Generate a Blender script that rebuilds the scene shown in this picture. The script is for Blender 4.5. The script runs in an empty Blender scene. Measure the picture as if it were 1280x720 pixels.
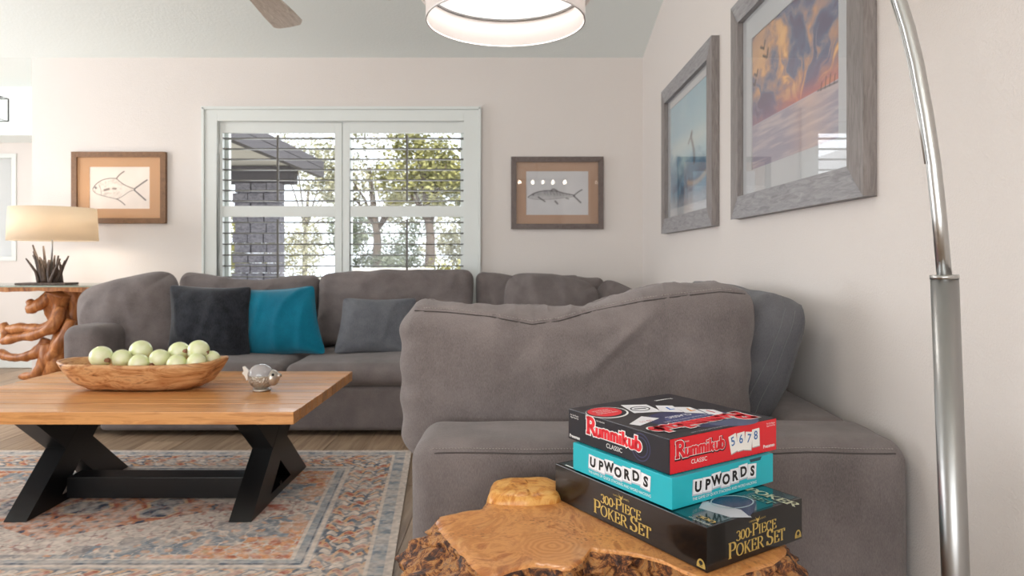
import bpy, bmesh, math, random
import numpy as np
from mathutils import Vector, Matrix, noise
random.seed(7)
C = bpy.context.scene
COL = C.collection
PI = math.pi
F = 853.3          # focal length in pixels of the 1280x720 frame
VX, VY = 645.0, 322.0
CAMH = 1.0

# ---------------------------------------------------------------- camera
cam = bpy.data.cameras.new('camera')
camo = bpy.data.objects.new('camera', cam); COL.objects.link(camo)
camo.location = (0, 0, CAMH); camo.rotation_euler = (PI/2, 0, 0)
cam.sensor_width = 36; cam.lens = 24
cam.shift_x = -(VX-640)/1280; cam.shift_y = (VY-360)/1280
cam.clip_start = 0.05; cam.clip_end = 200
cam.dof.use_dof = True; cam.dof.focus_distance = 1.35; cam.dof.aperture_fstop = 8
C.camera = camo
# ---------------------------------------------------------------- world, sun, exposure
W = bpy.data.worlds.new('sky'); C.world = W; W.use_nodes = True
nt = W.node_tree; nt.nodes.clear()
bg = nt.nodes.new('ShaderNodeBackground'); wo = nt.nodes.new('ShaderNodeOutputWorld')
bg.inputs['Color'].default_value = (0.86, 0.93, 1.0, 1); bg.inputs['Strength'].default_value = 2.0
nt.links.new(bg.outputs[0], wo.inputs[0])
def light(name, kind, loc, rot, energy, color=(1, 1, 1), **kw):
    l = bpy.data.lights.new(name, kind); l.energy = energy; l.color = color
    for k, v in kw.items(): setattr(l, k, v)
    o = bpy.data.objects.new(name, l); COL.objects.link(o); o.location = loc; o.rotation_euler = rot
    return o
light('sun', 'SUN', (0, 0, 20), (math.radians(42), 0, math.radians(20)), 4.0, (1, .95, .86), angle=.01)
# added fill lights: unseen rear and left openings, and the alcove's blank left wall
light('rear_fill', 'AREA', (-2.2, -3.42, 1.5), (math.radians(84), 0, 0), 108, (1, .98, .96), shape='RECTANGLE', size=4.4, size_y=2.3)
light('left_fill', 'AREA', (-5.5, 3.1, 1.5), (math.radians(92), 0, math.radians(-90)), 72, (.98, .98, 1), shape='RECTANGLE', size=2.7, size_y=1.7)
light('alcove_fill', 'AREA', (-5.5, 5.55, 1.4), (math.radians(90), 0, math.radians(-90)), 7, (1, .99, .97), shape='RECTANGLE', size=1.0, size_y=1.6)
light('daylight_window', 'AREA', (-1.26, 5.35, 1.6), (math.radians(-80), 0, 0), 12, (.95, .98, 1), shape='RECTANGLE', size=1.8, size_y=1.2)
C.view_settings.view_transform = 'Standard'; C.view_settings.look = 'None'
C.view_settings.exposure = 0.27; C.view_settings.gamma = 1.0
C.view_settings.use_curve_mapping = False
C.cycles.max_bounces = 8; C.cycles.diffuse_bounces = 5; C.cycles.transparent_max_bounces = 12
C.cycles.sample_clamp_indirect = 6

# ---------------------------------------------------------------- helpers
def s2l(c):
    return tuple(((x/255)/12.92 if x/255 <= .04045 else ((x/255+.055)/1.055)**2.4) for x in c)
def P(x, y, Y):                     # measured picture point at depth Y
    return Vector(((x-VX)*Y/F, Y, CAMH-(y-VY)*Y/F))
def G(x, y, z):                     # measured picture point on the level z
    Y = (CAMH-z)*F/(y-VY); return Vector(((x-VX)*Y/F, Y, z))
def link(o, parent=None):
    COL.objects.link(o)
    if parent is not None: o.parent = parent
    return o
def mesh(name, vs, fs, mt, parent=None, smooth=False, loc=None, bev=0, mats=None):
    me = bpy.data.meshes.new(name); me.from_pydata([tuple(v) for v in vs], [], fs)
    bm = bmesh.new(); bm.from_mesh(me)
    if bev:
        bmesh.ops.remove_doubles(bm, verts=bm.verts, dist=1e-6)
        es = [e for e in bm.edges if len(e.link_faces) == 2 and e.calc_face_angle(0) > .5]
        bmesh.ops.bevel(bm, geom=es, offset=bev, segments=2, affect='EDGES', profile=.6)
    bmesh.ops.recalc_face_normals(bm, faces=bm.faces)
    bm.to_mesh(me); bm.free()
    if smooth:
        for p in me.polygons: p.use_smooth = True
    if mats:
        for m in mats: me.materials.append(m)
    elif mt: me.materials.append(mt)
    o = bpy.data.objects.new(name, me)
    if loc is not None: o.location = loc
    return link(o, parent)
def tag(o, label=None, cat=None, group=None, kind=None):
    if label: o['label'] = label
    if cat: o['category'] = cat
    if group: o['group'] = group
    if kind: o['kind'] = kind
    return o
def empty(name, loc=(0, 0, 0), rz=0, **kw):
    o = bpy.data.objects.new(name, None); o.location = loc; o.rotation_euler = (0, 0, rz)
    o.empty_display_size = .05
    COL.objects.link(o); return tag(o, **kw)
BOXF = [(0, 3, 2, 1), (4, 5, 6, 7), (0, 1, 5, 4), (1, 2, 6, 5), (2, 3, 7, 6), (3, 0, 4, 7)]
def boxvf(x0, x1, y0, y1, z0, z1):
    return [(x0, y0, z0), (x1, y0, z0), (x1, y1, z0), (x0, y1, z0), (x0, y0, z1), (x1, y0, z1), (x1, y1, z1), (x0, y1, z1)], list(BOXF)
class MB:
    def __init__(s): s.v = []; s.f = []
    def add(s, v, f):
        n = len(s.v); s.v += [tuple(a) for a in v]; s.f += [tuple(i+n for i in g) for g in f]; return s
    def box(s, *a): return s.add(*boxvf(*a))
    def tube(s, pts, r, seg=10, caps=True): return s.add(*tubevf(pts, r, seg, caps))
    def build(s, name, mt, parent=None, **k): return mesh(name, s.v, s.f, mt, parent, **k)
def box(name, x0, x1, y0, y1, z0, z1, mt, parent=None, **k):
    v, f = boxvf(x0, x1, y0, y1, z0, z1); return mesh(name, v, f, mt, parent, **k)
def tubevf(pts, r, seg=10, caps=True):
    pts = [Vector(p) for p in pts]; n = len(pts)
    rs = r if isinstance(r, (list, tuple)) else [r]*n
    v = []; f = []; up = None
    for i, p in enumerate(pts):
        d = (pts[min(i+1, n-1)]-pts[max(i-1, 0)]).normalized()
        if up is None:
            a = Vector((0, 0, 1)) if abs(d.z) < .9 else Vector((1, 0, 0)); up = d.cross(a).normalized()
        up = (up-d*up.dot(d)).normalized(); b = d.cross(up)
        for k in range(seg):
            t = 2*PI*k/seg; v.append(p+(up*math.cos(t)+b*math.sin(t))*rs[i])
    for i in range(n-1):
        for k in range(seg):
            a = i*seg+k; b = i*seg+(k+1) % seg; f.append((a, b, b+seg, a+seg))
    if caps: f.append(tuple(range(seg-1, -1, -1))); f.append(tuple(range((n-1)*seg, n*seg)))
    return v, f
def tube(name, pts, r, mt, parent=None, seg=10, caps=True):
    v, f = tubevf(pts, r, seg, caps); return mesh(name, v, f, mt, parent, smooth=True)
def lathe(name, prof, mt, parent=None, seg=48, c=(0, 0), close=False):
    v = []; f = []; n = len(prof)
    for r, z in prof:
        for k in range(seg):
            t = 2*PI*k/seg; v.append((c[0]+r*math.cos(t), c[1]+r*math.sin(t), z))
    for i in range(n-1 if not close else n):
        for k in range(seg):
            a = i*seg+k; b = i*seg+(k+1) % seg; j = ((i+1) % n)*seg
            f.append((a, b, j+(k+1) % seg, j+k))
    return mesh(name, v, f, mt, parent, smooth=True)
def sm(o, ang=40):
    me = o.data
    for p in me.polygons: p.use_smooth = True
    try: me.set_sharp_from_angle(angle=math.radians(ang))
    except Exception: pass
    return o

# ---- materials
def mat(name, col, rough=.6, metal=0, spec=.5, emit=None, estr=1, trans=0, coat=0, sheen=0, ior=1.45, alpha=1, subs=0):
    m = bpy.data.materials.new(name); m.use_nodes = True
    b = m.node_tree.nodes['Principled BSDF']; I = b.inputs
    I['Base Color'].default_value = (*col, 1); I['Roughness'].default_value = rough; I['Metallic'].default_value = metal
    I['Specular IOR Level'].default_value = spec; I['Transmission Weight'].default_value = trans; I['IOR'].default_value = ior
    I['Coat Weight'].default_value = coat; I['Sheen Weight'].default_value = sheen; I['Alpha'].default_value = alpha
    if subs: I['Subsurface Weight'].default_value = subs; I['Subsurface Radius'].default_value = (.02, .02, .01)
    if emit: I['Emission Color'].default_value = (*emit, 1); I['Emission Strength'].default_value = estr
    return m
def nd(m, t, **kw):
    n = m.node_tree.nodes.new(t)
    for k, v in kw.items():
        if k in n.inputs: n.inputs[k].default_value = v
        else: setattr(n, k, v)
    return n
def lk(m, a, b): m.node_tree.links.new(a, b)
def coords(m, scale, rot=(0, 0, 0)):
    tc = nd(m, 'ShaderNodeTexCoord'); mp = nd(m, 'ShaderNodeMapping'); mp.inputs['Scale'].default_value = scale
    mp.inputs['Rotation'].default_value = rot
    lk(m, tc.outputs['Object'], mp.inputs['Vector']); return mp.outputs[0]
def ramp(m, fac, stops):
    r = nd(m, 'ShaderNodeValToRGB'); e = r.color_ramp.elements
    while len(e) < len(stops): e.new(.5)
    for i, (p, c) in enumerate(stops): e[i].position = p; e[i].color = (*c, 1)
    lk(m, fac, r.inputs[0]); return r.outputs[0]
def bump(m, h, strength, dist, nrm=None):
    b = nd(m, 'ShaderNodeBump'); b.inputs['Strength'].default_value = strength; b.inputs['Distance'].default_value = dist
    lk(m, h, b.inputs['Height'])
    if nrm is not None: lk(m, nrm, b.inputs['Normal'])
    return b.outputs[0]
def pb(m): return m.node_tree.nodes['Principled BSDF']
def wood(name, stops, scale, rough=.45, rot=(0, 0, 0), bs=.25, dist=1.2, nscale=3, perobj=0, coat=0):
    m = mat(name, stops[0][1], rough, coat=coat)
    v = coords(m, scale, rot)
    if perobj:
        oi = nd(m, 'ShaderNodeObjectInfo'); ad = nd(m, 'ShaderNodeVectorMath', operation='ADD')
        mu = nd(m, 'ShaderNodeMath', operation='MULTIPLY'); mu.inputs[1].default_value = 37.
        lk(m, oi.outputs['Random'], mu.inputs[0]); lk(m, v, ad.inputs[0]); lk(m, mu.outputs[0], ad.inputs[1]); v = ad.outputs[0]
    n = nd(m, 'ShaderNodeTexNoise', **{'Scale': nscale, 'Detail': 8., 'Roughness': .62, 'Distortion': dist}); lk(m, v, n.inputs['Vector'])
    c = ramp(m, n.outputs[0], stops)
    if perobj:
        hs = nd(m, 'ShaderNodeHueSaturation'); ma = nd(m, 'ShaderNodeMapRange')
        ma.inputs['To Min'].default_value = 1-perobj; ma.inputs['To Max'].default_value = 1+perobj
        lk(m, oi.outputs['Random'], ma.inputs[0]); lk(m, ma.outputs[0], hs.inputs['Value']); lk(m, c, hs.inputs['Color']); c = hs.outputs[0]
    lk(m, c, pb(m).inputs['Base Color'])
    lk(m, bump(m, n.outputs[0], bs, .002), pb(m).inputs['Normal'])
    return m
def fabric(name, c1, c2, weave=900, rough=.95, bs=.35, mott=6, sheen=.15, sheentint=None):
    m = mat(name, c1, rough, spec=.2, sheen=sheen)
    v = coords(m, (1, 1, 1))
    n1 = nd(m, 'ShaderNodeTexNoise', **{'Scale': float(mott), 'Detail': 5., 'Roughness': .6}); lk(m, v, n1.inputs['Vector'])
    v2 = coords(m, (1, 1, .22))
    n2 = nd(m, 'ShaderNodeTexNoise', **{'Scale': float(weave), 'Detail': 2.}); lk(m, v2, n2.inputs['Vector'])
    mx = nd(m, 'ShaderNodeMath', operation='MULTIPLY_ADD'); mx.inputs[1].default_value = .45
    lk(m, n2.outputs[0], mx.inputs[0]); 
    mm = nd(m, 'ShaderNodeMath', operation='MULTIPLY'); mm.inputs[1].default_value = .55
    lk(m, n1.outputs[0], mm.inputs[0]); lk(m, mm.outputs[0], mx.inputs[2])
    lk(m, ramp(m, mx.outputs[0], [(.32, c1), (.68, c2)]), pb(m).inputs['Base Color'])
    lk(m, bump(m, n2.outputs[0], bs, .001), pb(m).inputs['Normal'])
    return m
def wallmat(name, col, sc=160, bs=.25, big=.5):
    m = mat(name, col, .75, spec=.25)
    v = coords(m, (1, 1, 1))
    n = nd(m, 'ShaderNodeTexNoise', **{'Scale': float(sc), 'Detail': 3., 'Roughness': .5}); lk(m, v, n.inputs['Vector'])
    r = ramp(m, n.outputs[0], [(.42, (0, 0, 0)), (.62, (1, 1, 1))])
    lk(m, bump(m, r, bs, .0015), pb(m).inputs['Normal'])
    return m
def vcolmat(name, rough=.6, spec=.3, fine=0):
    m = mat(name, (1, 1, 1), rough, spec=spec)
    a = nd(m, 'ShaderNodeVertexColor'); a.layer_name = 'Col'
    lk(m, a.outputs[0], pb(m).inputs['Base Color'])
    if fine:
        v = coords(m, (1, 1, 1)); n = nd(m, 'ShaderNodeTexNoise', **{'Scale': float(fine), 'Detail': 2.}); lk(m, v, n.inputs['Vector'])
        lk(m, bump(m, n.outputs[0], .6, .003), pb(m).inputs['Normal'])
    return m
def glassmat(name, tint=(1, 1, 1), refl=1.0):
    m = bpy.data.materials.new(name); m.use_nodes = True; t = m.node_tree; t.nodes.clear()
    o = t.nodes.new('ShaderNodeOutputMaterial'); mx = t.nodes.new('ShaderNodeMixShader')
    tr = t.nodes.new('ShaderNodeBsdfTransparent'); tr.inputs[0].default_value = (*tint, 1)
    g = t.nodes.new('ShaderNodeBsdfGlossy'); g.inputs['Roughness'].default_value = .0
    fr = t.nodes.new('ShaderNodeFresnel'); gm = t.nodes.new('ShaderNodeNewGeometry')
    mr = t.nodes.new('ShaderNodeMapRange'); mr.inputs['To Min'].default_value = 1.4; mr.inputs['To Max'].default_value = 1/1.4
    t.links.new(gm.outputs['Backfacing'], mr.inputs[0]); t.links.new(mr.outputs[0], fr.inputs[0])
    mu = t.nodes.new('ShaderNodeMath'); mu.operation = 'MULTIPLY'; mu.inputs[1].default_value = refl
    t.links.new(fr.outputs[0], mu.inputs[0]); t.links.new(mu.outputs[0], mx.inputs[0])
    t.links.new(tr.outputs[0], mx.inputs[1]); t.links.new(g.outputs[0], mx.inputs[2]); t.links.new(mx.outputs[0], o.inputs[0])
    return m
def shademat(name, col, tl=.5, emit=0):
    m = bpy.data.materials.new(name); m.use_nodes = True; t = m.node_tree; t.nodes.clear()
    o = t.nodes.new('ShaderNodeOutputMaterial'); mx = t.nodes.new('ShaderNodeMixShader'); mx.inputs[0].default_value = tl
    d = t.nodes.new('ShaderNodeBsdfDiffuse'); d.inputs[0].default_value = (*col, 1)
    r = t.nodes.new('ShaderNodeBsdfTranslucent'); r.inputs[0].default_value = (*col, 1)
    t.links.new(d.outputs[0], mx.inputs[1]); t.links.new(r.outputs[0], mx.inputs[2])
    if emit:
        e = t.nodes.new('ShaderNodeEmission'); e.inputs[0].default_value = (1, .95, .9, 1); e.inputs[1].default_value = emit
        a = t.nodes.new('ShaderNodeAddShader'); t.links.new(mx.outputs[0], a.inputs[0]); t.links.new(e.outputs[0], a.inputs[1]); t.links.new(a.outputs[0], o.inputs[0])
    else: t.links.new(mx.outputs[0], o.inputs[0])
    return m

M = {}
M['wall'] = wallmat('wall_paint', s2l((223, 216, 211)), 190, .32)
M['ceil'] = wallmat('ceiling_paint', s2l((234, 240, 238)), 60, .25)
M['white'] = mat('white_paint', s2l((220, 224, 221)), .4)
M['sofa'] = fabric('sofa_twill', s2l((93, 86, 85)), s2l((134, 125, 123)), 700, bs=.8)
M['sofa_seam'] = mat('sofa_thread', s2l((158, 150, 146)), .9)
M['seam_grey'] = mat('grey_thread', s2l((122, 122, 124)), .9)
M['seam_dark'] = mat('sofa_seam_shadowed_cord', s2l((74, 68, 67)), .95)  # shadow gap beneath the seam flange, painted as a darker cord
M['louver'] = mat('louver_backlit_shade', s2l((92, 88, 82)), .45)  # backlit darkness of white slats and tilt rods, put into the colour
M['sofa_cool'] = fabric('sofa_twill_cool', s2l((78, 78, 82)), s2l((112, 111, 114)), 700, bs=.8)
M['black_fur'] = fabric('black_fur', s2l((14, 15, 18)), s2l((50, 53, 61)), 260, bs=1.0, mott=14, sheen=.3)
M['blue'] = fabric('blue_velvet', s2l((0, 92, 118)), s2l((8, 122, 148)), 500, mott=4, sheen=.3)
M['cord'] = fabric('corduroy', s2l((84, 86, 92)), s2l((112, 114, 119)), 300, mott=10)
M['black'] = mat('black_metal', (.006, .006, .0065), .33)
M['table'] = wood('acacia', [(.3, s2l((186, 124, 68))), (.5, s2l((208, 150, 92))), (.7, s2l((160, 98, 48)))], (.9, 14, 14), .32, nscale=3, perobj=.2, coat=.25)
M['floor'] = wood('floor_plank', [(.3, s2l((128, 104, 84))), (.5, s2l((160, 136, 112))), (.68, s2l((178, 155, 130)))], (12, .8, 12), .42, nscale=2.5, perobj=.18)
M['grout'] = mat('grout', s2l((120, 104, 90)), .9)
M['subfloor'] = mat('subfloor', s2l((150, 128, 106)), .6)
M['chrome'] = mat('brushed_nickel', (.5, .5, .49), .3, 1)
M['steel'] = mat('brushed_steel', (.36, .36, .355), .34, 1)
M['frame_gray'] = wood('gray_frame', [(.3, s2l((126, 124, 126))), (.7, s2l((164, 162, 164)))], (6, 40, 40), .5, nscale=2)
M['frame_gray_v'] = wood('gray_frame_upright', [(.3, s2l((116, 109, 107))), (.7, s2l((150, 143, 140)))], (40, 40, 5), .5, nscale=2)
M['frame_brown'] = wood('brown_frame', [(.3, s2l((104, 74, 50))), (.7, s2l((140, 104, 74)))], (20, 20, 20), .45, nscale=3)
M['frame_taupe'] = wood('taupe_frame', [(.3, s2l((86, 74, 70))), (.7, s2l((118, 104, 98)))], (20, 20, 20), .45, nscale=3)
M['kraft'] = mat('kraft_mat', s2l((204, 160, 122)), .9)
M['taupe_mat'] = mat('taupe_mat', s2l((178, 146, 124)), .9)
M['gray_mat'] = mat('gray_mat', s2l((196, 198, 200)), .9)
M['print'] = vcolmat('painted_print', .7)
M['pglass'] = glassmat('picture_glass')
M['wglass'] = glassmat('window_glass', refl=.5)
M['tglass'] = glassmat('table_glass', tint=(.85, .95, .92))
M['root'] = wood('driftwood', [(.25, s2l((92, 48, 22))), (.5, s2l((168, 104, 56))), (.75, s2l((205, 145, 90)))], (10, 10, 3), .4, nscale=2, bs=.5)
M['twig'] = wood('dark_twig', [(.3, s2l((44, 34, 30))), (.7, s2l((96, 80, 70)))], (20, 20, 4), .6)
M['fanwood'] = wood('fan_wood', [(.3, s2l((196, 184, 172))), (.7, s2l((232, 222, 212)))], (30, 4, 30), .6)
M['lampshade'] = shademat('linen_shade', s2l((246, 234, 216)), .5)
M['drum'] = shademat('drum_fabric', s2l((246, 242, 240)), .45)
M['organza'] = shademat('organza', s2l((250, 248, 246)), .5)
M['diffuser'] = mat('lit_diffuser', (1, 1, 1), .5, emit=(1, .97, .93), estr=.75)
M['bulb'] = mat('lit_bulb', (1, 1, 1), .5, emit=(1, .9, .75), estr=25)

# ---------------------------------------------------------------- the room
XR, YB, ZC, SL = .92, 4.95, 2.45, .235
XL, YF, XB = -5.6, -3.6, -3.51           # left wall, rear wall, outer corner of the back wall
st = lambda o: tag(o, kind='structure')
def wallbox(name, *a, **k): return st(box(name, *a, M['wall'], **k))
wallbox('wall_right', XR, XR+.12, YF, YB+.15, 0, 4.2)
WX0, WX1, WZ0, WZ1 = -2.17, -.36, .72, 2.0
b = MB(); b.box(XB, WX0, YB, YB+.15, 0, ZC+.02); b.box(WX1, XR, YB, YB+.15, 0, ZC+.02)
b.box(WX0, WX1, YB, YB+.15, 0, WZ0); b.box(WX0, WX1, YB, YB+.15, WZ1, ZC+.02)
st(b.build('wall_back', M['wall']))
b = MB(); b.box(XB, XB+.12, YB+.15, 6.2, 0, 2.5); st(b.build('wall_alcove_side', M['wall']))
AX0, AX1 = -5.35, -4.52
b = MB(); b.box(XL, AX0, 6.18, 6.3, 0, 2.5); b.box(AX1, XB+.12, 6.18, 6.3, 0, 2.5); b.box(AX0, AX1, 6.18, 6.3, 0, .97); b.box(AX0, AX1, 6.18, 6.3, 1.94, 2.5)
st(b.build('wall_alcove', M['wall']))
st(box('trim_1', XL, XB, 5.8, 6.18, 2.04, 2.47, M['ceil']))
b = MB(); b.box(XL-.12, XL, YF, 1.7, 0, 4.2); b.box(XL-.12, XL, 4.5, 6.3, 0, 4.2); b.box(XL-.12, XL, 1.7, 4.5, 0, .65); b.box(XL-.12, XL, 1.7, 4.5, 2.35, 4.2)
st(b.build('wall_left', M['wall']))
b = MB(); b.box(XL, -4.4, YF-.12, YF, 0, 4.2); b.box(0, XR, YF-.12, YF, 0, 4.2); b.box(-4.4, 0, YF-.12, YF, 2.65, 4.2); b.box(-4.4, 0, YF-.12, YF, 0, .3)
st(b.build('wall_front', M['wall']))
st(box('added_window_rear', -4.4, 0, YF-.07, YF-.05, .3, 2.65, M['wglass']))  # unseen rear glazing, added to let light into the room
st(box('added_window_left', XL-.07, XL-.05, 1.7, 4.5, .65, 2.35, M['wglass']))  # unseen left glazing, added and placed to suit the fill light
# vaulted ceiling: low at the back wall, ridge over the room
RY = 1.0; RZ = ZC+SL*(YB-RY)
v = []; f = []
prof = [(6.3, ZC), (YB, ZC), (RY, RZ), (YF-.12, RZ-SL*(RY-YF))]
for x in (XL-.12, XR+.12):
    for (y, z) in prof: v.append((x, y, z))
for x in (XL-.12, XR+.12):
    for (y, z) in prof: v.append((x, y, z+.12))
for i in range(3): f += [(i, i+1, i+5, i+4), (8+i, 12+i, 13+i, 9+i), (i, 8+i, 9+i, i+1), (4+i, 5+i, 13+i, 12+i)]
f += [(0, 4, 12, 8), (3, 11, 15, 7)]
st(mesh('ceiling', v, f, M['ceil']))
st(box('baseboard_right', XR-.015, XR, YF, YB, .005, .09, M['white'], bev=.003))
st(box('baseboard_back', XB, XR-.015, YB-.015, YB, .005, .09, M['white'], bev=.003))
st(box('baseboard_alcove', XL, XB, 6.165, 6.18, .005, .09, M['white'], bev=.003))
st(box('baseboard_left', XL, XL+.015, YF, 6.165, .005, .09, M['white'], bev=.003))

# floor: planks running away from the camera
fl = st(empty('floor'))
tag(box('subfloor', XL-.12, XR+.12, YF-.12, 6.3, -.1, -.004, M['grout'], fl))
box('floorboards', XL, XR, YF, .9, -.004, 0, M['subfloor'], fl)
pw, plen = .2, 1.2
me_plank = None
nx = int((XR-XL)/pw)+1
for i in range(nx):
    x0 = XL+i*pw
    if x0 > XR-.02: continue
    off = (i*.37) % 1*plen
    y = .9-off
    while y < 6.18:
        a, bb = max(y, .9), min(y+plen, 6.18)
        if bb-a > .05:
            x1 = min(x0+pw, XR)
            box('plank', x0+.0015, x1-.0015, a+.0015, bb-.0015, -.004, random.uniform(-.0006, .0006), M['floor'], fl)
        y += plen

# ---- window 1 with plantation shutters
w1 = st(empty('window_1', (0, 0, 0)))
def casing(par):
    b = MB(); x0, x1, z1 = -2.245, -.272, 2.068; y0 = YB-.028; z0 = .6
    b.box(x0, WX0+.015, y0, YB-.001, z0, z1); b.box(WX1-.015, x1, y0, YB-.001, z0, z1)
    b.box(WX0+.015, WX1-.015, y0, YB-.001, WZ1-.015, z1); b.box(WX0+.015, WX1-.015, y0, YB-.001, z0, WZ0+.015)
    o = b.build('casing', M['white'], par, bev=.004); return o
casing(w1)
b = MB()
b.box(x0 := -2.262, -2.245, YB-.04, YB-.001, .6, 2.085); b.box(-.272, -.255, YB-.04, YB-.001, .6, 2.085); b.box(-2.262, -.255, YB-.04, YB-.001, 2.068, 2.085)
b.build('outer_bead', M['white'], w1, bev=.003)
b = MB(); ry0, ry1 = YB-.001, YB+.15
b.box(WX0, WX0+.02, ry0, ry1, WZ0, WZ1); b.box(WX1-.02, WX1, ry0, ry1, WZ0, WZ1); b.box(WX0+.02, WX1-.02, ry0, ry1, WZ1-.02, WZ1); b.box(WX0+.02, WX1-.02, ry0, ry1, WZ0, WZ0+.02)
b.build('window_frame', M['white'], w1)
b = MB(); b.box(-1.285, -1.245, YB+.09, YB+.14, WZ0+.02, WZ1-.02)
for (a, c) in ((WX0+.02, -1.285), (-1.245, WX1-.02)):
    b.box(a, a+.03, YB+.09, YB+.13, WZ0+.02, WZ1-.02); b.box(c-.03, c, YB+.09, YB+.13, WZ0+.02, WZ1-.02)
b.build('sash', M['white'], w1)
for (a, c) in ((WX0+.05, -1.315), (-1.215, WX1-.05)): box('pane', a, c, YB+.108, YB+.112, WZ0+.02, WZ1-.02, M['wglass'], w1)
def louver_vf(x0, x1, yc, zc, dep=.064, th=.009, tilt=.0):
    pr = []
    for k in range(12):
        t = 2*PI*k/12; yy = math.cos(t)*dep/2; zz = math.sin(t)*th/2
        pr.append((yy*math.cos(tilt)-zz*math.sin(tilt), yy*math.sin(tilt)+zz*math.cos(tilt)))
    v = [(x0, yc+a, zc+c) for a, c in pr]+[(x1, yc+a, zc+c) for a, c in pr]
    f = [(k, (k+1) % 12, 12+(k+1) % 12, 12+k) for k in range(12)]+[tuple(range(11, -1, -1)), tuple(range(12, 24))]
    return v, f
SY0, SY1 = YB+.002, YB+.034; syc = YB+.03
for pi_, (px0, px1, lx0, lx1) in enumerate(((WX0+.021, -1.262, -2.13, -1.315), (-1.258, WX1-.021, -1.205, -.372))):
    sp = empty('shutter', (0, 0, 0)); sp.parent = w1
    b = MB(); b.box(px0, lx0, SY0, SY1, WZ0+.021, WZ1-.021); b.box(lx1, px1, SY0, SY1, WZ0+.021, WZ1-.021)
    b.box(lx0, lx1, SY0, SY1, 1.905, WZ1-.021); b.box(lx0, lx1, SY0, SY1, 1.296, 1.375); b.box(lx0, lx1, SY0, SY1, WZ0+.021, WZ0+.1)
    b.build('shutter_frame', M['white'], sp, bev=.003)
    for (za, zb, n) in ((1.375, 1.905, 7), (WZ0+.1, 1.296, 6)):
        stp = (zb-za)/n
        for k in range(n):
            zc = za+stp*(k+.5)
            v, f = louver_vf(lx0+.002, lx1-.002, syc, zc, tilt=-.03)
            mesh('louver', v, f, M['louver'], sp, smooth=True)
        xc = (lx0+lx1)/2
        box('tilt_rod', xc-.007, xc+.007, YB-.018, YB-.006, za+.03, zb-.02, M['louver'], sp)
    b = MB()
    for zz in (.95, 1.75): b.box(px0-.004 if pi_ == 0 else px1-.008, px0+.008 if pi_ == 0 else px1+.004, YB-.004, YB+.002, zz, zz+.07)
    b.build('hinge', M['white'], sp)
# ---- alcove window with a drawn white roller shade
w2 = st(empty('window_2'))
b = MB(); b.box(AX0, AX0+.04, 6.17, 6.3, .97, 1.94); b.box(AX1-.04, AX1, 6.17, 6.3, .97, 1.94); b.box(AX0+.04, AX1-.04, 6.17, 6.3, 1.9, 1.94); b.box(AX0+.04, AX1-.04, 6.17, 6.3, .97, 1.01)
b.build('window_frame', M['white'], w2)
box('roller_shade', AX0+.04, AX1-.04, 6.2, 6.203, 1.01, 1.9, shademat('roller_fabric', (.9, .9, .9), .7), w2)

# ---------------------------------------------------------------- soft shapes
def axis_pts(half, r, n):
    k = 5; out = [-half+r*(1-math.cos(i/k*PI/2)) if False else -half+r*i/k for i in range(k)]
    m = max(2, n-2*k)
    out += [-half+r+(2*half-2*r)*i/m for i in range(m+1)]
    out += [half-r*i/k for i in range(k-1, -1, -1)]
    return out
def rbox_vf(w, d, h, r, nx, ny, nz, fn=None):
    """rounded box centred on x,y with its foot at z=0; fn(p) deforms"""
    ax = [axis_pts(w/2, r, nx), axis_pts(d/2, r, ny), axis_pts(h/2, r, nz)]
    H = (w/2, d/2, h/2); idx = {}; v = []; f = []
    def vid(i, j, k):
        key = (i, j, k)
        if key in idx: return idx[key]
        p = Vector((ax[0][i], ax[1][j], ax[2][k]))
        c = Vector([max(-(H[a]-r), min(H[a]-r, p[a])) for a in range(3)])
        dd = p-c
        if dd.length > 1e-9:
            # spread the grid evenly over the rounding
            q = Vector([math.tan(max(-1, min(1, dd[a]/r))*PI/4) for a in range(3)])
            q.normalize(); p = c+q*r
        p.z += h/2
        if fn: p = fn(p)
        idx[key] = len(v); v.append(p); return idx[key]
    N = [len(a)-1 for a in ax]
    for i in range(N[0]):
        for k in range(N[2]):
            f.append((vid(i, 0, k), vid(i+1, 0, k), vid(i+1, 0, k+1), vid(i, 0, k+1)))
            f.append((vid(i, N[1], k), vid(i, N[1], k+1), vid(i+1, N[1], k+1), vid(i+1, N[1], k)))
    for j in range(N[1]):
        for k in range(N[2]):
            f.append((vid(0, j, k), vid(0, j, k+1), vid(0, j+1, k+1), vid(0, j+1, k)))
            f.append((vid(N[0], j, k), vid(N[0], j+1, k), vid(N[0], j+1, k+1), vid(N[0], j, k+1)))
    for i in range(N[0]):
        for j in range(N[1]):
            f.append((vid(i, j, 0), vid(i, j+1, 0), vid(i+1, j+1, 0), vid(i+1, j, 0)))
            f.append((vid(i, j, N[2]), vid(i+1, j, N[2]), vid(i+1, j+1, N[2]), vid(i, j+1, N[2])))
    return v, f
def ns(p, s, o=0): return noise.noise(Vector((p[0]*s[0]+o, p[1]*s[1]+o*1.7, p[2]*s[2]-o)))
def ridge(p, s, o=0, k=2.5): return (1-abs(ns(p, s, o)))**(k*2)
def soft(seed, amp=.012, fold=.008, fdir=(3, 3, 7)):
    def fn(p):
        a = ns(p, (4, 4, 4), seed)*amp; b_ = (ridge(p, fdir, seed)-.5)*fold
        c = Vector((0, 0, p.z)); d = (p-Vector((0, 0, p.z)));
        n = Vector((ns(p, (3, 3, 3), seed+5)*amp, (a+b_)*(1 if p.y > 0 else -1), ns(p, (5, 5, 5), seed+9)*amp))
        return p+n
    return fn
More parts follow.
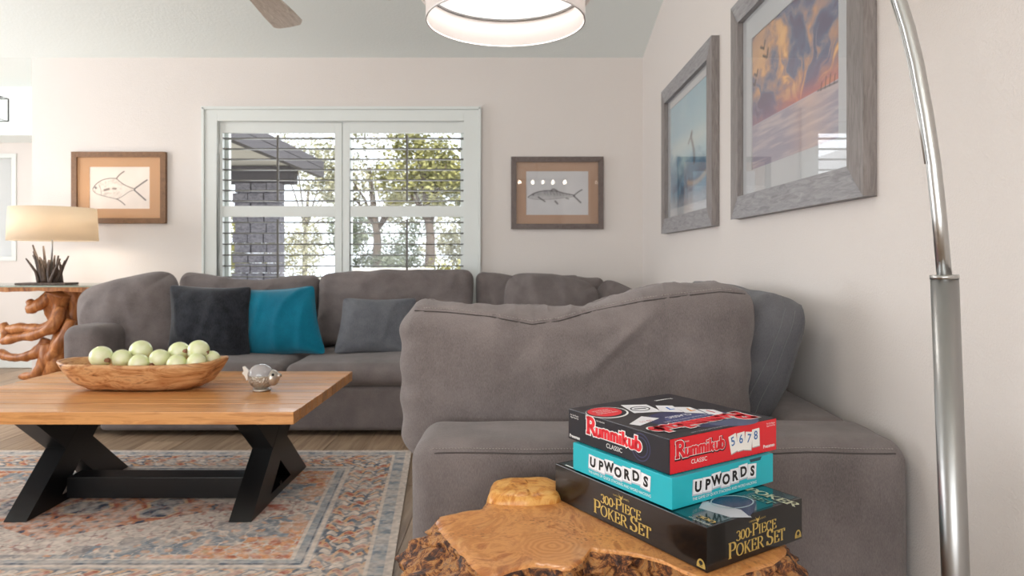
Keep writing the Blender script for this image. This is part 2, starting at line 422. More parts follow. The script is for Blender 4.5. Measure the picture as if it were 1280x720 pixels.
def pillow_vf(w, h, t, n=40, k=2.4, pinch=.06, seed=0, amp=.01, fold=.006, top=None, gather=.003, corner=9, shear=0):
    """throw pillow standing on its lower edge, front at -y"""
    v = []; f = []; idx = {}
    def vid(i, j, s):
        edge = i in (0, n) or j in (0, n)
        key = (i, j, 0 if edge else s)
        if key in idx: return idx[key]
        u = math.sin((2*i/n-1)*PI/2); q = math.sin((2*j/n-1)*PI/2)
        x = w/2*u*(1-pinch*(1-q*q)*abs(u)); z = h/2*q*(1-pinch*(1-u*u)*abs(q))
        x += shear*z
        mxx = max(abs(u), abs(q)); rs_ = (abs(u)**corner+abs(q)**corner)**(1/corner) if mxx > 0 else 1
        x *= mxx/rs_ if mxx > 0 else 1; z *= mxx/rs_ if mxx > 0 else 1
        th = t/2*(max(0, 1-abs(u)**k)*max(0, 1-abs(q)**k))**.55
        p = Vector((x, 0, z))
        th *= 1+.25*ns(p, (5, 5, 5), seed)
        fo = (ridge(p, (7, 7, 3), seed+s*3)-.6)*fold*2+ns(p, (11, 1, 11), seed+s)*amp*.5
        ed = max(abs(u), abs(q))
        ang = math.atan2(q, u)
        fo += math.sin(ang*34+seed)*gather*max(0, (ed-.55))*(1-ed)*6
        y = s*(th+fo*(1 if th > .002 else 0)*min(1, th/(t*.15)))
        z += ns(p, (3, 3, 3), seed+8)*amp
        if top: z += top(x)*(max(0, q)**1.5)
        idx[key] = len(v); v.append(Vector((x, y, z+h/2))); return idx[key]
    for i in range(n):
        for j in range(n):
            f.append((vid(i, j, -1), vid(i+1, j, -1), vid(i+1, j+1, -1), vid(i, j+1, -1)))
            f.append((vid(i, j, 1), vid(i, j+1, 1), vid(i+1, j+1, 1), vid(i+1, j, 1)))
    rim = [vid(i, 0, 1) for i in range(n)]+[vid(n, j, 1) for j in range(n)]+[vid(i, n, 1) for i in range(n, 0, -1)]+[vid(0, j, 1) for j in range(n, 0, -1)]
    return v, f, [v[i] for i in rim]
def pillow(label, w, h, t, mt, loc, rx=0, ry=0, rz=0, seed=0, cat='cushion', piping=True, group=None, **k):
    v, f, rim = pillow_vf(w, h, t, seed=seed, **k)
    R = Matrix.Rotation(rz, 4, 'Z') @ Matrix.Rotation(rx, 4, 'X') @ Matrix.Rotation(ry, 4, 'Y')
    if piping:
        r = empty('throw_pillow', loc, label=label, cat=cat, group=group)
        r.rotation_euler = R.to_euler()
        mesh('pillow_cover', v, f, mt, r, smooth=True)
        tube('piping', rim+[rim[0]], .0035, mt, r, seg=6, caps=False)
        return r
    o = mesh('throw_pillow', v, f, mt, smooth=True, loc=loc); o.rotation_euler = R.to_euler()
    return tag(o, label, cat, group)

# ---------------------------------------------------------------- sectional sofa
AZ = .585; AY0 = 1.54; SXL = -.24
sofa = empty('sectional_sofa', (0, 0, 0), label='large grey-brown fabric L-shaped sectional sofa along the window wall and right wall', cat='sofa')
def placed_rbox(name, x0, x1, y0, y1, z0, z1, r, mt, par, n=(30, 12, 20), fn=None):
    def g(p):
        q = p
        if fn: q = fn(p)
        return q
    v, f = rbox_vf(x1-x0, y1-y0, z1-z0, r, *n, fn=g)
    off = Vector(((x0+x1)/2, (y0+y1)/2, z0))
    return mesh(name, [a+off for a in v], f, mt, par, smooth=True)
def lump(seed, a=.006, s=3):
    return lambda p: p+Vector((ns(p, (s, s, s), seed)*a, ns(p, (s, s, s), seed+3)*a, ns(p, (s*1.3, s*1.3, s), seed+6)*a*min(1, p.z*6)))
def armfn(p):
    q = p.copy()
    q.z += -.006*abs(ns(p, (3, 5, 3), 4)) + ns(p, (8, 12, 8), 2)*.003*min(1, p.z*4)
    q.y += ns(p, (4, 4, 4), 7)*.006 + (ridge(p, (5, 5, 9), 3)-.5)*.002
    q.x += ns(p, (3, 3, 3), 11)*.006
    # top panel seam groove running a little below the front top edge
    return q
placed_rbox('arm', SXL, XR-.02, AY0, 1.79, .03, AZ, .055, M['sofa'], sofa, (110, 26, 60), armfn)
# stitch flange on the arm
def arm_pt(x, z, out=.0):
    h = AZ-.03; r = .055; zz = z-.03
    y = -.125
    if zz > h-r:
        dz = zz-(h-r); y = -(.125-r)-math.sqrt(max(0, r*r-dz*dz))
    p = armfn(Vector((x-(SXL+XR-.02)/2, y, zz)))
    return Vector((p.x+(SXL+XR-.02)/2, p.y+1.665-out, p.z+.03))
SZ = AZ-.027
pts = [arm_pt(SXL+.012, .10+i*.04, .001)+Vector((.0, 0, 0)) for i in range(11)]
line = [arm_pt(SXL+.06+i*.02, SZ, .0005) for i in range(53)]
vcorner = [Vector((line[0].x-.045, AY0+.035, SZ-.075)), Vector((line[0].x-.033, AY0+.022, SZ-.03)), Vector((line[0].x-.015, AY0+.012, SZ-.006))]
seam = tube('seam', vcorner+line, .0017, M['seam_dark'], sofa, seg=6)
def dashes(name, fnpt, n, mt, par, r=.0011, duty=.6):
    b = MB()
    for i in range(n):
        a = fnpt(i/n); c = fnpt((i+duty)/n); b.tube([a, c], r, 5)
    o = b.build(name, mt, par, smooth=True); o['kind'] = 'stuff'; return o
dashes('stitching', lambda t: arm_pt(SXL+.05+t*1.05, SZ+.009, .0015), 150, M['sofa_seam'], sofa)
# base, back frames, seats
bx = [(SXL, XR-.02, 1.80, 3.80), (-2.5, XR-.02, 3.82, 4.62)]
placed_rbox('base', SXL+.01, XR-.22, 1.80, 3.80, .03, .28, .03, M['sofa'], sofa, (20, 30, 12), lump(1))
placed_rbox('base', -2.33, XR-.2, 3.81, 4.70, .03, .28, .03, M['sofa'], sofa, (60, 20, 12), lump(2))
placed_rbox('back_frame', XR-.2, XR-.02, 1.795, 4.90, .03, AZ-.01, .05, M['sofa'], sofa, (12, 60, 20), lump(3, .004))
placed_rbox('back_frame', -2.33, XR-.21, 4.71, 4.90, .03, AZ, .05, M['sofa'], sofa, (60, 12, 20), lump(4, .004))
placed_rbox('arm', -2.56, -2.34, 3.82, 4.90, .03, .615, .07, M['sofa'], sofa, (14, 30, 24), lump(5, .008))
def seatfn(seed, w, d, h):
    def g(p):
        cr = (1-(2*p.x/w)**2)*(1-(2*p.y/d)**2)
        q = p+Vector((ns(p, (4, 4, 4), seed)*.008, ns(p, (4, 4, 4), seed+2)*.008, 0))
        if p.z > h*.4: q.z += .022*max(0, cr)+ns(p, (5, 5, 5), seed+4)*.008
        q.y += -(.018*math.sin(PI*min(1, max(0, p.z/h)))) if p.y < 0 else 0
        return q
    return g
for (x0, x1, y0, y1) in ((-2.32, -1.30, 3.80, 4.66), (-1.29, -.26, 3.80, 4.66), (-.25, XR-.22, 3.80, 4.66), (SXL, XR-.22, 1.81, 2.79), (SXL, XR-.22, 2.80, 3.79)):
    placed_rbox('seat_cushion', x0, x1, y0, y1, .275, .405, .05, M['sofa'], sofa, (40, 34, 16), seatfn(x0*9+y0, x1-x0, y1-y0, .13))
for (x, y) in ((-.2, 1.6), (.85, 1.6), (-2.48, 3.95), (-.1, 3.95), (-2.48, 4.8)): box('foot', x-.03, x+.03, y-.03, y+.03, 0.003, .035, M['black'], sofa)

# ---- hero cushion leaning on the near arm
HW = 1.0
def prof_top(x):   # measured crest height above the floor
    xs = [-.47, -.45, -.36, -.24, -.14, -.05, .02, .10, .18, .27, .38, .46]
    zs = [.868, .884, .878, .868, .866, .867, .866, .890, .915, .931, .935, .925]
    return float(np.interp(x, xs, zs))
def prof_seam(x):
    xs = [-.47, -.36, -.24, -.13, -.06, .04, .17, .27, .38, .47]
    zs = [.855, .850, .838, .818, .826, .853, .880, .893, .905, .898]
    return float(np.interp(x, xs, zs))
Z0 = .44; HH = .46; TH = .20; RR = .085
def herofn(p, groove=True):
    q = p.copy(); u = p.x/(HW/2); w = p.z/HH
    # foot narrower than the crest on the right
    shear = 1-(.08*(1-w) if u > 0 else .035*(1-w))
    q.x = p.x*shear
    ztop = prof_top(p.x)-Z0
    q.z = p.z*(ztop/HH)
    # belly
    bel = max(0, 1-u*u)*math.sin(PI*min(1, max(0, w)))
    s = -1 if p.y < 0 else 1
    q.y += s*.028*bel
    # pull folds converging on the low point of the crest
    cx, cz = -.10, .40
    dx, dz = p.x-cx, p.z-cz; rr = math.hypot(dx, dz)
    a = math.atan2(dz, dx)
    f1 = math.sin(a*7+1.3+rr*5)*math.exp(-((rr-.14)/.09)**2)*.0025
    dg = (p.x-.10)*.60-(p.z-.33)*.8          # long diagonal fold to the upper right
    al = (p.x-.10)*.8+(p.z-.33)*.60
    f2 = math.exp(-(dg/.02)**2)*math.exp(-(al/.12)**2)*.012
    dg2 = (p.x-.02)*.5-(p.z-.30)*.87; al2 = (p.x-.02)*.87+(p.z-.30)*.5
    f2 += math.exp(-(dg2/.022)**2)*math.exp(-(al2/.12)**2)*.006
    f3 = ns(p, (3.2, 3, 4), 1)*.008+ns(p, (9, 6, 8), 3)*.0025
    f4 = math.sin(p.z*90+p.x*20)*.0035*math.exp(-((p.x+.47)/.035)**2)*1.0
    f4 += math.sin(p.z*75-p.x*30)*.003*math.exp(-((p.x-.47)/.035)**2)
    k = min(1, max(0, (HW/2-abs(p.x))/.05+.3))
    q.y += s*(f1+f2+f3+f4)*k
    q.z += ns(p, (9, 9, 9), 5)*.004*w + (ridge(p, (16, 12, 3), 8)-.6)*.006*w*w
    q.x += ns(p, (3, 3, 6), 12)*.006+math.sin(p.z*60)*.003*abs(u)**6
    # seam groove across the front
    if p.y < .02:
        zs = prof_seam(p.x)-Z0; d = q.z-zs
        q.y += .007*math.exp(-(d/.0035)**2)
        if d > 0: q.y -= .005*math.exp(-((d-.008)/.007)**2)
        # strip above the seam slopes back
        if d > 0: q.y += .35*d*max(0, 1-(p.y+TH/2)/(TH)) if p.y < 0 else 0
    return q
HL = Vector((.172, 1.905, Z0))
hero = empty('sofa_cushion', HL, label='large grey-brown back cushion with a creased sagging top leaning on the near sofa arm', cat='cushion')
hero.rotation_euler = (math.radians(-3), 0, 0)
v, f = rbox_vf(HW, TH, HH, RR, 220, 26, 170, fn=herofn)
ho = mesh('cushion_cover', v, f, M['sofa'], hero, smooth=True)
# seam points: search on the deformed mesh front
fv = [a for a in v if a.y < -.0]
fxa = np.array([a.x for a in fv]); fza = np.array([a.z for a in fv]); fya = np.array([a.y for a in fv])
def surf_y(x, z):
    d = (fxa-x)**2+(fza-z)**2; i = np.argsort(d)[:5]; return float(np.mean(fya[i]))
def seam_line(off, out, n=90):
    return [Vector((x, surf_y(x, prof_seam(x)-Z0+off)-out, prof_seam(x)-Z0+off)) for x in [-.455+.91*i/n for i in range(n+1)]]
def polyfn(pl):
    n = len(pl)-1
    def g(t):
        a = min(n-1e-6, max(0, t*n)); i = int(a); return pl[i].lerp(pl[i+1], a-i)
    return g
tube('seam', seam_line(-.001, .0009, 120), .0017, M['seam_dark'], hero, seg=6)
dashes('stitching', polyfn(seam_line(.0075, .0012, 140)), 120, M['sofa_seam'], hero, r=.0010)

# second back cushion, seen end-on, leaning on the right wall
def backfn(p):
    q = p.copy(); u = p.x/.45; w = p.z/.5
    s = -1 if p.y < 0 else 1
    bel = max(0, 1-u*u)*math.sin(PI*min(1, max(0, w)))
    q.y += s*(.02*bel+ns(p, (4, 4, 4), 21)*.008+(ridge(p, (7, 5, 7), 22)-.5)*.004)
    q.z += ns(p, (5, 5, 5), 25)*.012*w
    q.x += ns(p, (3, 9, 9), 26)*.012
    # piped edges either side of the boxing strip
    for yy in (-.058, .058):
        d = p.y-yy
        if abs(u) > .8 or w > .85: q += Vector((math.copysign(.004, u)*math.exp(-(d/.004)**2) if abs(u) > .8 else 0, 0, .004*math.exp(-(d/.004)**2) if w > .85 else 0))
    # narrower at the foot end-on
    q.y *= .78+(.42 if p.y > 0 else .26)*math.sin(PI*min(1, max(0, w*.8+.05)))
    return q
def backcushion(label, loc, lean, rz, mt, w=.9, group=None):
    v, f = rbox_vf(w, .17, .53, .06, 80, 26, 60, fn=backfn)
    r = empty('sofa_cushion', loc, label=label, cat='cushion', group=group)
    r.rotation_euler = (Matrix.Rotation(rz, 4, 'Z') @ Matrix.Rotation(lean, 4, 'X')).to_euler()
    mesh('cushion_cover', v, f, mt, r, smooth=True)
    for yy in (.002, .030):
        ln = [backfn(Vector((w/2, yy, .06+.435*i/30))) for i in range(31)]
        for l in ln: l.x += .0008
        tube('seam', ln, .0009, M['seam_grey'], r, seg=5)
    return r
backcushion('grey back cushion seen end-on, leaning against the right wall behind the near cushion', (.575, 2.37, .40), math.radians(-22), math.radians(-90), M['sofa_cool'])

# ---- back cushions along the window wall
def backbox(label, xc, w, y, z0, h, t, lean, topf, seed, mt=None):
    mt = mt or M['sofa']
    def fn(p):
        q = p.copy(); u = p.x/(w/2); ww = p.z/h; s = -1 if p.y < 0 else 1
        q.z = p.z*(1+topf(u)*ww/h)
        q.y += s*(.03*max(0, 1-u*u)*math.sin(PI*min(1, max(0, ww)))+ns(p, (4, 4, 4), seed)*.014+(ridge(p, (6, 5, 9), seed+2)-.5)*.012)
        q.x += ns(p, (5, 5, 5), seed+4)*.012; q.z += ns(p, (8, 6, 6), seed+5)*.010*ww
        return q
    v, f = rbox_vf(w, t, h, .06, 54, 16, 34, fn=fn)
    r = empty('sofa_cushion', (xc, y, z0), label=label, cat='cushion'); r.rotation_euler = (lean, 0, 0)
    mesh('cushion_cover', v, f, mt, r, smooth=True)
    pl = [fn(Vector((-w/2+.07+(w-.14)*i/40, -t/2+.014, h-.028))) for i in range(41)]
    for q in pl: q.y -= .002
    tube('seam', pl, .003, mt, r, seg=5)
    return r
L = math.radians
backbox('wide grey back cushion under the window, right of the blue pillow', -.80, 1.03, 4.52, .42, .49, .17, L(-9), lambda u: .012-.035*u*u*(u < 0)+.0*u, 31)
backbox('slumped grey back cushion under the window behind the black and blue pillows', -1.79, .93, 4.55, .42, .455, .16, L(-9), lambda u: .02*u*u-.02*math.exp(-(u*2)**2)+.01*(u < -.3), 41)
backbox('grey back cushion left of the overlapping pair in the far sofa corner', -.02, .5, 4.60, .41, .47, .15, L(-8), lambda u: .02-.035*(u+.6), 51)
backbox('dark flat grey cushion behind the creased one in the far sofa corner', .33, .56, 4.66, .45, .43, .12, L(-7), lambda u: -.02*(u > .3)*u, 61, M['sofa'])
pillow('grey square cushion with diagonal crease in front at the far sofa corner', .62, .50, .22, M['sofa'], (.215, 4.40, .40), rx=L(-12), ry=L(3), seed=5, pinch=.0, k=3, fold=.008, corner=5, top=lambda x: -.03*(x > 0)*x/.25)
pillow('pointed grey cushion tipped on its corner against the right wall in far corner', .40, .40, .18, M['sofa'], (.585, 4.52, .43), rx=L(-8), ry=L(24), rz=L(-20), seed=6, pinch=.0, k=2.6, corner=5)
# ---- throw pillows on the window-wall seat
pillow('big grey-brown pillow with rounded corners slumped on the left sofa arm', .60, .51, .24, M['sofa'], (-2.31, 4.16, .385), rx=L(-14), ry=L(-13), rz=L(6), seed=11, pinch=.0, k=3.2, fold=.006, amp=.012, corner=5)
pillow('black plush square pillow between the brown-grey pillow and the blue pillow', .50, .45, .17, M['black_fur'], (-1.85, 4.06, .40), rx=L(-15), ry=L(1.5), rz=L(3), seed=12, pinch=.09, k=2.6, corner=14, shear=-.10, piping=False)
pillow('bright teal-blue square pillow beside the black plush pillow', .48, .43, .17, M['blue'], (-1.425, 4.12, .40), rx=L(-14), ry=L(-3), rz=L(-3), seed=13, pinch=.09, k=2.6, corner=14, shear=-.20)
pillow('small slate-grey corduroy pillow to the right of the blue pillow', .46, .36, .16, M['cord'], (-.86, 4.14, .41), rx=L(-16), ry=L(1), rz=L(4), seed=14, pinch=.07, k=2.8, corner=12, shear=.1, piping=False)

# ---------------------------------------------------------------- coffee table
ct = empty('coffee_table', (0, 0, 0), label='rectangular wooden slab coffee table on black crossed metal legs', cat='table')
TX0, TX1, TY0, TY1, TZ = -2.25, -.805, 2.47, 3.36, .44
n = 12; dw = (TY1-TY0)/n
for i in range(n):
    zt = TZ+random.uniform(-.0012, .0012)
    box('board', TX0, TX1, TY0+i*dw+.001, TY0+(i+1)*dw-.001, TZ-.045, zt, M['table'], ct, bev=.0035)
b = MB(); b.box(TX0+.06, TX1-.06, TY0+.06, TY1-.06, TZ-.05, TZ-.046); b.build('underframe', M['black'], ct)
def beam2d(p, q, w):      # beam in the y-z plane cut level at both ends
    dx = w/2/abs(math.sin(math.atan2(q[1]-p[1], q[0]-p[0])))
    return [(p[0]-dx, p[1]), (p[0]+dx, p[1]), (q[0]+dx, q[1]), (q[0]-dx, q[1])]
for lx in (-1.03, -1.87):
    b = MB(); hw = .042
    for hw, (p, q) in ((.042, ((2.63, .0135), (3.04, TZ-.05))), (.0412, ((3.13, .0135), (2.66, TZ-.05)))):
        pr = beam2d(p, q, .115)
        b.add([(lx-hw, y, z) for y, z in pr]+[(lx+hw, y, z) for y, z in pr], [(0, 3, 2, 1), (4, 5, 6, 7), (0, 1, 5, 4), (1, 2, 6, 5), (2, 3, 7, 6), (3, 0, 4, 7)])
    b.box(lx-hw+.001, lx+hw-.001, 2.66, 3.10, .0138, .045); b.box(lx-hw+.001, lx+hw-.001, 2.66, 3.08, TZ-.062, TZ-.051)
    o = b.build('cross_leg', M['black'], ct)
    b = MB(); b.tube([(lx+hw, 2.86, .06), (lx+hw+.006, 2.86, .06)], .008, 8); b.build('bolt', M['black'], o)
box('stretcher', -1.87+.04, -1.03-.04, 2.78, 2.88, .02, .105, M['black'], ct, bev=.002)

# ---- bowl with pale green glass grapes
M['bowl'] = wood('olive_wood', [(.3, s2l((58, 36, 24))), (.40, s2l((176, 118, 70))), (.55, s2l((216, 168, 118))), (.72, s2l((130, 80, 46)))], (2.4, 3, 9), .4, nscale=2.2, dist=2.5)
def bowl():
    cx, cy = (188-VX)*2.98/F, 2.93; nseg = 96
    v = []; f = []
    def ring(a, bb, z, wav, tip=0):
        for k in range(nseg):
            t = 2*PI*k/nseg; c, s = math.cos(t), math.sin(t)
            e = 2.6; r = (abs(c)**e+abs(s)**e)**(-1/e)
            w = 1+wav*ns((c, s, z), (2, 2, 2), 3)
            v.append((a*c*r*w, bb*s*r*w, z*1.42+tip*(c**4)*(1 if c > 0 else .6)+.004*ns((c, s, 0), (3, 3, 3), 9)))
    rings = [(.18, .06, .002), (.235, .085, .004), (.285, .11, .022), (.318, .128, .045), (.338, .138, .068), (.345, .142, .078), (.341, .138, .083), (.332, .130, .080), (.31, .118, .056), (.27, .095, .03), (.2, .065, .02), (.08, .03, .018)]
    for a, bb, z in rings: ring(a, bb, z, .06, .014 if z > .04 else 0)
    for i in range(len(rings)-1):
        for k in range(nseg):
            a = i*nseg+k; c = i*nseg+(k+1) % nseg; f.append((a, c, c+nseg, a+nseg))
    f.append(tuple(range(nseg-1, -1, -1))); f.append(tuple(range((len(rings)-1)*nseg, len(rings)*nseg)))
    o = mesh('wooden_bowl', v, f, M['bowl'], smooth=True, loc=(cx, cy, TZ+.001))
    o.rotation_euler = (0, 0, L(2))
    tag(o, 'long shallow olive-wood bowl with dark grain holding pale green balls', 'bowl')
    return cx, cy
bcx, bcy = bowl()
M['grape'] = mat('green_glass', s2l((214, 226, 158)), .3, subs=.35, coat=.4)
_m = M['grape']; _v = coords(_m, (1, 1, 1)); _n = nd(_m, 'ShaderNodeTexNoise', **{'Scale': 14., 'Detail': 3.}); lk(_m, _v, _n.inputs['Vector'])
lk(_m, ramp(_m, _n.outputs[0], [(.35, s2l((212, 222, 150))), (.65, s2l((240, 242, 208)))]), pb(_m).inputs['Base Color'])
M['stem'] = mat('woody_stem', s2l((150, 104, 78)), .8)
gr = [(126.5, 446, 13.7, 2.88, 'far left end of the bowl'), (152, 448.5, 12, 2.90, 'second from the left, low beside the end ball'), (176, 438.5, 13.4, 2.97, 'tall one left of centre of the bowl'),
      (199.5, 448.5, 12.3, 2.89, 'middle of the bowl with a brown stem facing front'), (174, 455, 12.5, 2.86, 'sunken low at the front left of centre'), (224, 440, 13, 2.96, 'right of centre, leaning against the big stemmed one'),
      (248, 438, 13.2, 2.93, 'highest on the right with a brown stem at its upper left'), (245.5, 453, 11.8, 2.87, 'sunken low at the front right of the bowl'), (221, 455, 12, 2.86, 'sunken low in front, right of the middle stem'), (264, 449, 11, 2.95, 'far right end of the bowl')]
for (x, y, r, Y, lb) in gr:
    c = P(x, y, Y); R_ = r*Y/F
    t = empty('green_ball', c, label='pale green ball '+lb, cat='decoration', group='pale green glass balls in the bowl')
    vv = []; ff = []; ns_, nr = 24, 14
    for i in range(nr+1):
        th = PI*i/nr
        for k in range(ns_):
            ph = 2*PI*k/ns_; vv.append((R_*math.sin(th)*math.cos(ph), R_*math.sin(th)*math.sin(ph), R_*math.cos(th)*.97))
    for i in range(nr):
        for k in range(ns_): a = i*ns_+k; d = i*ns_+(k+1) % ns_; ff.append((a, d, d+ns_, a+ns_))
    o = mesh('ball', vv, ff, M['grape'], t, smooth=True)
for (gi, dx, dy) in ((0, .85, -.25), (3, -.2, -.35), (6, -.85, .0), (9, -.2, .8)):
    x, y, r, Y, lb = gr[gi]; R_ = r*Y/F
    t = [o for o in COL.objects if o.get('label') == 'pale green ball '+lb][0]
    d = Vector((dx, -.6, dy)).normalized()
    tube('stem', [d*R_*.95, d*R_*1.12, d*R_*1.25+Vector((.004, 0, .004))], [.009, .007, .011], M['stem'], t, seg=7)

# ---- puffer fish figurine
ft = G(325, 489, TZ); Yf = ft.y
fish = empty('fish_figurine', (ft.x, Yf+.02, TZ+.001), label='silver glass puffer fish figurine on the coffee table', cat='figurine')
M['silver'] = mat('cast_silver', s2l((196, 188, 178)), .35, .7)
M['silver_tex'] = mat('dotted_silver', s2l((176, 168, 156)), .4, .6)
_m = M['silver_tex']; _v = coords(_m, (1, 1, 1)); _n = nd(_m, 'ShaderNodeTexVoronoi', **{'Scale': 120.}); lk(_m, _v, _n.inputs['Vector']); lk(_m, bump(_m, _n.outputs[0], 1, .004), pb(_m).inputs['Normal'])
M['clear'] = mat('smoky_glass', s2l((205, 203, 205)), .08, .0, trans=.45, coat=.5)
def ell(cx, cz, rx, ry, rz, zmin=-1, zmax=1, cy=0, nn=28, mm=18):
    v = []; f = []
    for i in range(mm+1):
        a = math.asin(zmin)+(math.asin(zmax)-math.asin(zmin))*i/mm
        for k in range(nn):
            t = 2*PI*k/nn; v.append((cx+rx*math.cos(a)*math.cos(t), cy+ry*math.cos(a)*math.sin(t), cz+rz*math.sin(a)))
    for i in range(mm):
        for k in range(nn): p = i*nn+k; q = i*nn+(k+1) % nn; f.append((p, q, q+nn, p+nn))
    f.append(tuple(range(nn))); f.append(tuple(range(mm*nn, mm*nn+nn))); return v, f
v, f = ell(0, .056, .058, .046, .052, -.999, .15); mesh('body', v, f, M['silver_tex'], fish, smooth=True)
v, f = ell(-.004, .062, .055, .043, .048, .0, .999); mesh('glass_dome', v, f, M['clear'], fish, smooth=True)
v, f = ell(.046, .052, .028, .032, .034, -.999, .999); mesh('head', v, f, M['silver'], fish, smooth=True)
tube('mouth', [(.068, -.004, .06), (.083, -.006, .064)], [.012, .008], M['silver'], fish, seg=10)
v, f = ell(.055, .068, .006, .006, .006, -.999, .999, cy=-.024); mesh('eye', v, f, M['black'], fish, smooth=True)
b = MB(); pr = [(-.04, .065), (-.072, .10), (-.08, .098), (-.074, .08), (-.082, .072), (-.07, .06), (-.062, .04)]
b.add([(x, -.006, z) for x, z in pr]+[(x, .006, z) for x, z in pr], [tuple(range(7)), tuple(range(13, 6, -1))]+[(i, (i+1) % 7, 7+(i+1) % 7, 7+i) for i in range(7)])
b.build('tail_fin', M['silver'], fish)
lathe('base_plate', [(0, 0), (.036, 0), (.038, .003), (.034, .007), (0, .007)], M['silver'], fish, seg=24)

# ---------------------------------------------------------------- painted canvases
def lattice(nx, ny, seed):
    return np.random.RandomState(seed).rand(ny+3, nx+3)
def vnoise(U, V, fx, fy, seed, octs=4, gain=.5):
    out = np.zeros_like(U); amp = 1; tot = 0
    for o in range(octs):
        a, b_ = int(fx*2**o)+1, int(fy*2**o)+1; Lt = lattice(a, b_, seed+o)
        x = np.clip(U, 0, 1)*a; y = np.clip(V, 0, 1)*b_; i = np.minimum(x.astype(int), a-1); j = np.minimum(y.astype(int), b_-1); fx_ = x-i; fy_ = y-j
        fx_ = fx_*fx_*(3-2*fx_); fy_ = fy_*fy_*(3-2*fy_)
        out += amp*((Lt[j, i]*(1-fx_)+Lt[j, i+1]*fx_)*(1-fy_)+(Lt[j+1, i]*(1-fx_)+Lt[j+1, i+1]*fx_)*fy_); tot += amp; amp *= gain
    return out/tot
def lerp(a, b, t): return a+(b-a)*t[..., None]
def col(c): return np.array(s2l(c))
def canvas(name, w, h, nx, ny, paint, mt, parent, y=0, warp=None):
    u = np.linspace(0, 1, nx); v_ = np.linspace(0, 1, ny); U, V = np.meshgrid(u, v_)
    rgb = paint(U, V)
    vs = np.stack([(U-.5)*w, np.full_like(U, y), (V-.5)*h], -1).reshape(-1, 3)
    if warp: vs = warp(U, V).reshape(-1, 3)
    idx = np.arange(nx*ny).reshape(ny, nx)
    fs = np.stack([idx[:-1, :-1], idx[:-1, 1:], idx[1:, 1:], idx[1:, :-1]], -1).reshape(-1, 4)
    me = bpy.data.meshes.new(name); me.from_pydata(vs.tolist(), [], fs.tolist())
    ca = me.color_attributes.new('Col', 'FLOAT_COLOR', 'POINT')
    arr = np.ones((nx*ny, 4), dtype=np.float32); arr[:, :3] = np.clip(rgb.reshape(-1, 3), 0, 1); ca.data.foreach_set('color', arr.ravel())
    me.materials.append(mt); o = bpy.data.objects.new(name, me); return link(o, parent)
def seg_dist(X, Y, pl):
    d = np.full_like(X, 9.)
    for (a, b_) in zip(pl[:-1], pl[1:]):
        ax, ay = a; bx_, by = b_; dx, dy = bx_-ax, by-ay; L2 = dx*dx+dy*dy+1e-12
        t = np.clip(((X-ax)*dx+(Y-ay)*dy)/L2, 0, 1); d = np.minimum(d, np.hypot(X-ax-t*dx, Y-ay-t*dy))
    return d
def inpoly(X, Y, pl):
    c = np.zeros(X.shape, bool); j = len(pl)-1
    for i in range(len(pl)):
        xi, yi = pl[i]; xj, yj = pl[j]
        cond = ((yi > Y) != (yj > Y)) & (X < (xj-xi)*(Y-yi)/(yj-yi+1e-12)+xi); c ^= cond; j = i
    return c
def ink(rgb, X, Y, pl, w, c, s=1.):
    m = np.clip(1.2-seg_dist(X, Y, pl)/w, 0, 1)*s; return lerp(rgb, np.broadcast_to(col(c), rgb.shape), m)
def bez(pts, n=16):
    P_ = [np.array(p, float) for p in pts]; out = []
    for i in range(n+1):
        t = i/n; Q = P_
        while len(Q) > 1: Q = [Q[k]*(1-t)+Q[k+1]*t for k in range(len(Q)-1)]
        out.append(tuple(Q[0]))
    return out
def permit_fish(U, V):
    asp = .43/.295; X = U*asp; Y = V
    rgb = np.broadcast_to(col((238, 226, 216)), U.shape+(3,)).copy()
    n_ = vnoise(U, V, 6, 4, 5); rgb *= (.94+.12*n_)[..., None]
    def q(px, py): return ((px-205)/525*asp, (545-py)/360)    # picture crop coordinates
    top = bez([q(232, 375), q(270, 300), q(350, 275), q(440, 285)])+bez([q(440, 285), q(500, 350), q(560, 360), q(600, 375)])
    bot = bez([q(232, 385), q(250, 420), q(300, 430), q(440, 462)])+bez([q(440, 462), q(510, 440), q(540, 385), q(600, 385)])
    body = top+bot[::-1]
    mk = inpoly(X, Y, body).astype(float)
    sh = np.clip((vnoise(U, V, 22, 18, 9, 3)-.45)*3, 0, 1)*mk*.35
    rgb = lerp(rgb, np.broadcast_to(col((150, 132, 122)), rgb.shape), sh)
    brown = (96, 78, 72); dk = (60, 54, 56)
    rgb = ink(rgb, X, Y, top, .013, brown, .9); rgb = ink(rgb, X, Y, bot, .010, brown, .75)
    rgb = ink(rgb, X, Y, bez([q(440, 285), q(460, 250), q(505, 225)]), .020, brown, .9)
    rgb = ink(rgb, X, Y, bez([q(440, 460), q(480, 480), q(512, 512)]), .017, brown, .85)
    rgb = ink(rgb, X, Y, bez([q(595, 375), q(640, 340), q(705, 298)]), .022, dk, .9)
    rgb = ink(rgb, X, Y, bez([q(595, 385), q(640, 425), q(693, 470)]), .022, dk, .9)
    rgb = ink(rgb, X, Y, [q(335, 385), q(372, 375)], .035, brown, .85); rgb = ink(rgb, X, Y, [q(408, 372), q(432, 372)], .03, brown, .8)
    rgb = ink(rgb, X, Y, [q(255, 362), q(260, 366)], .035, dk, .85)
    rgb = ink(rgb, X, Y, bez([q(285, 340), q(310, 380), q(305, 425)]), .010, brown, .6)
    return rgb
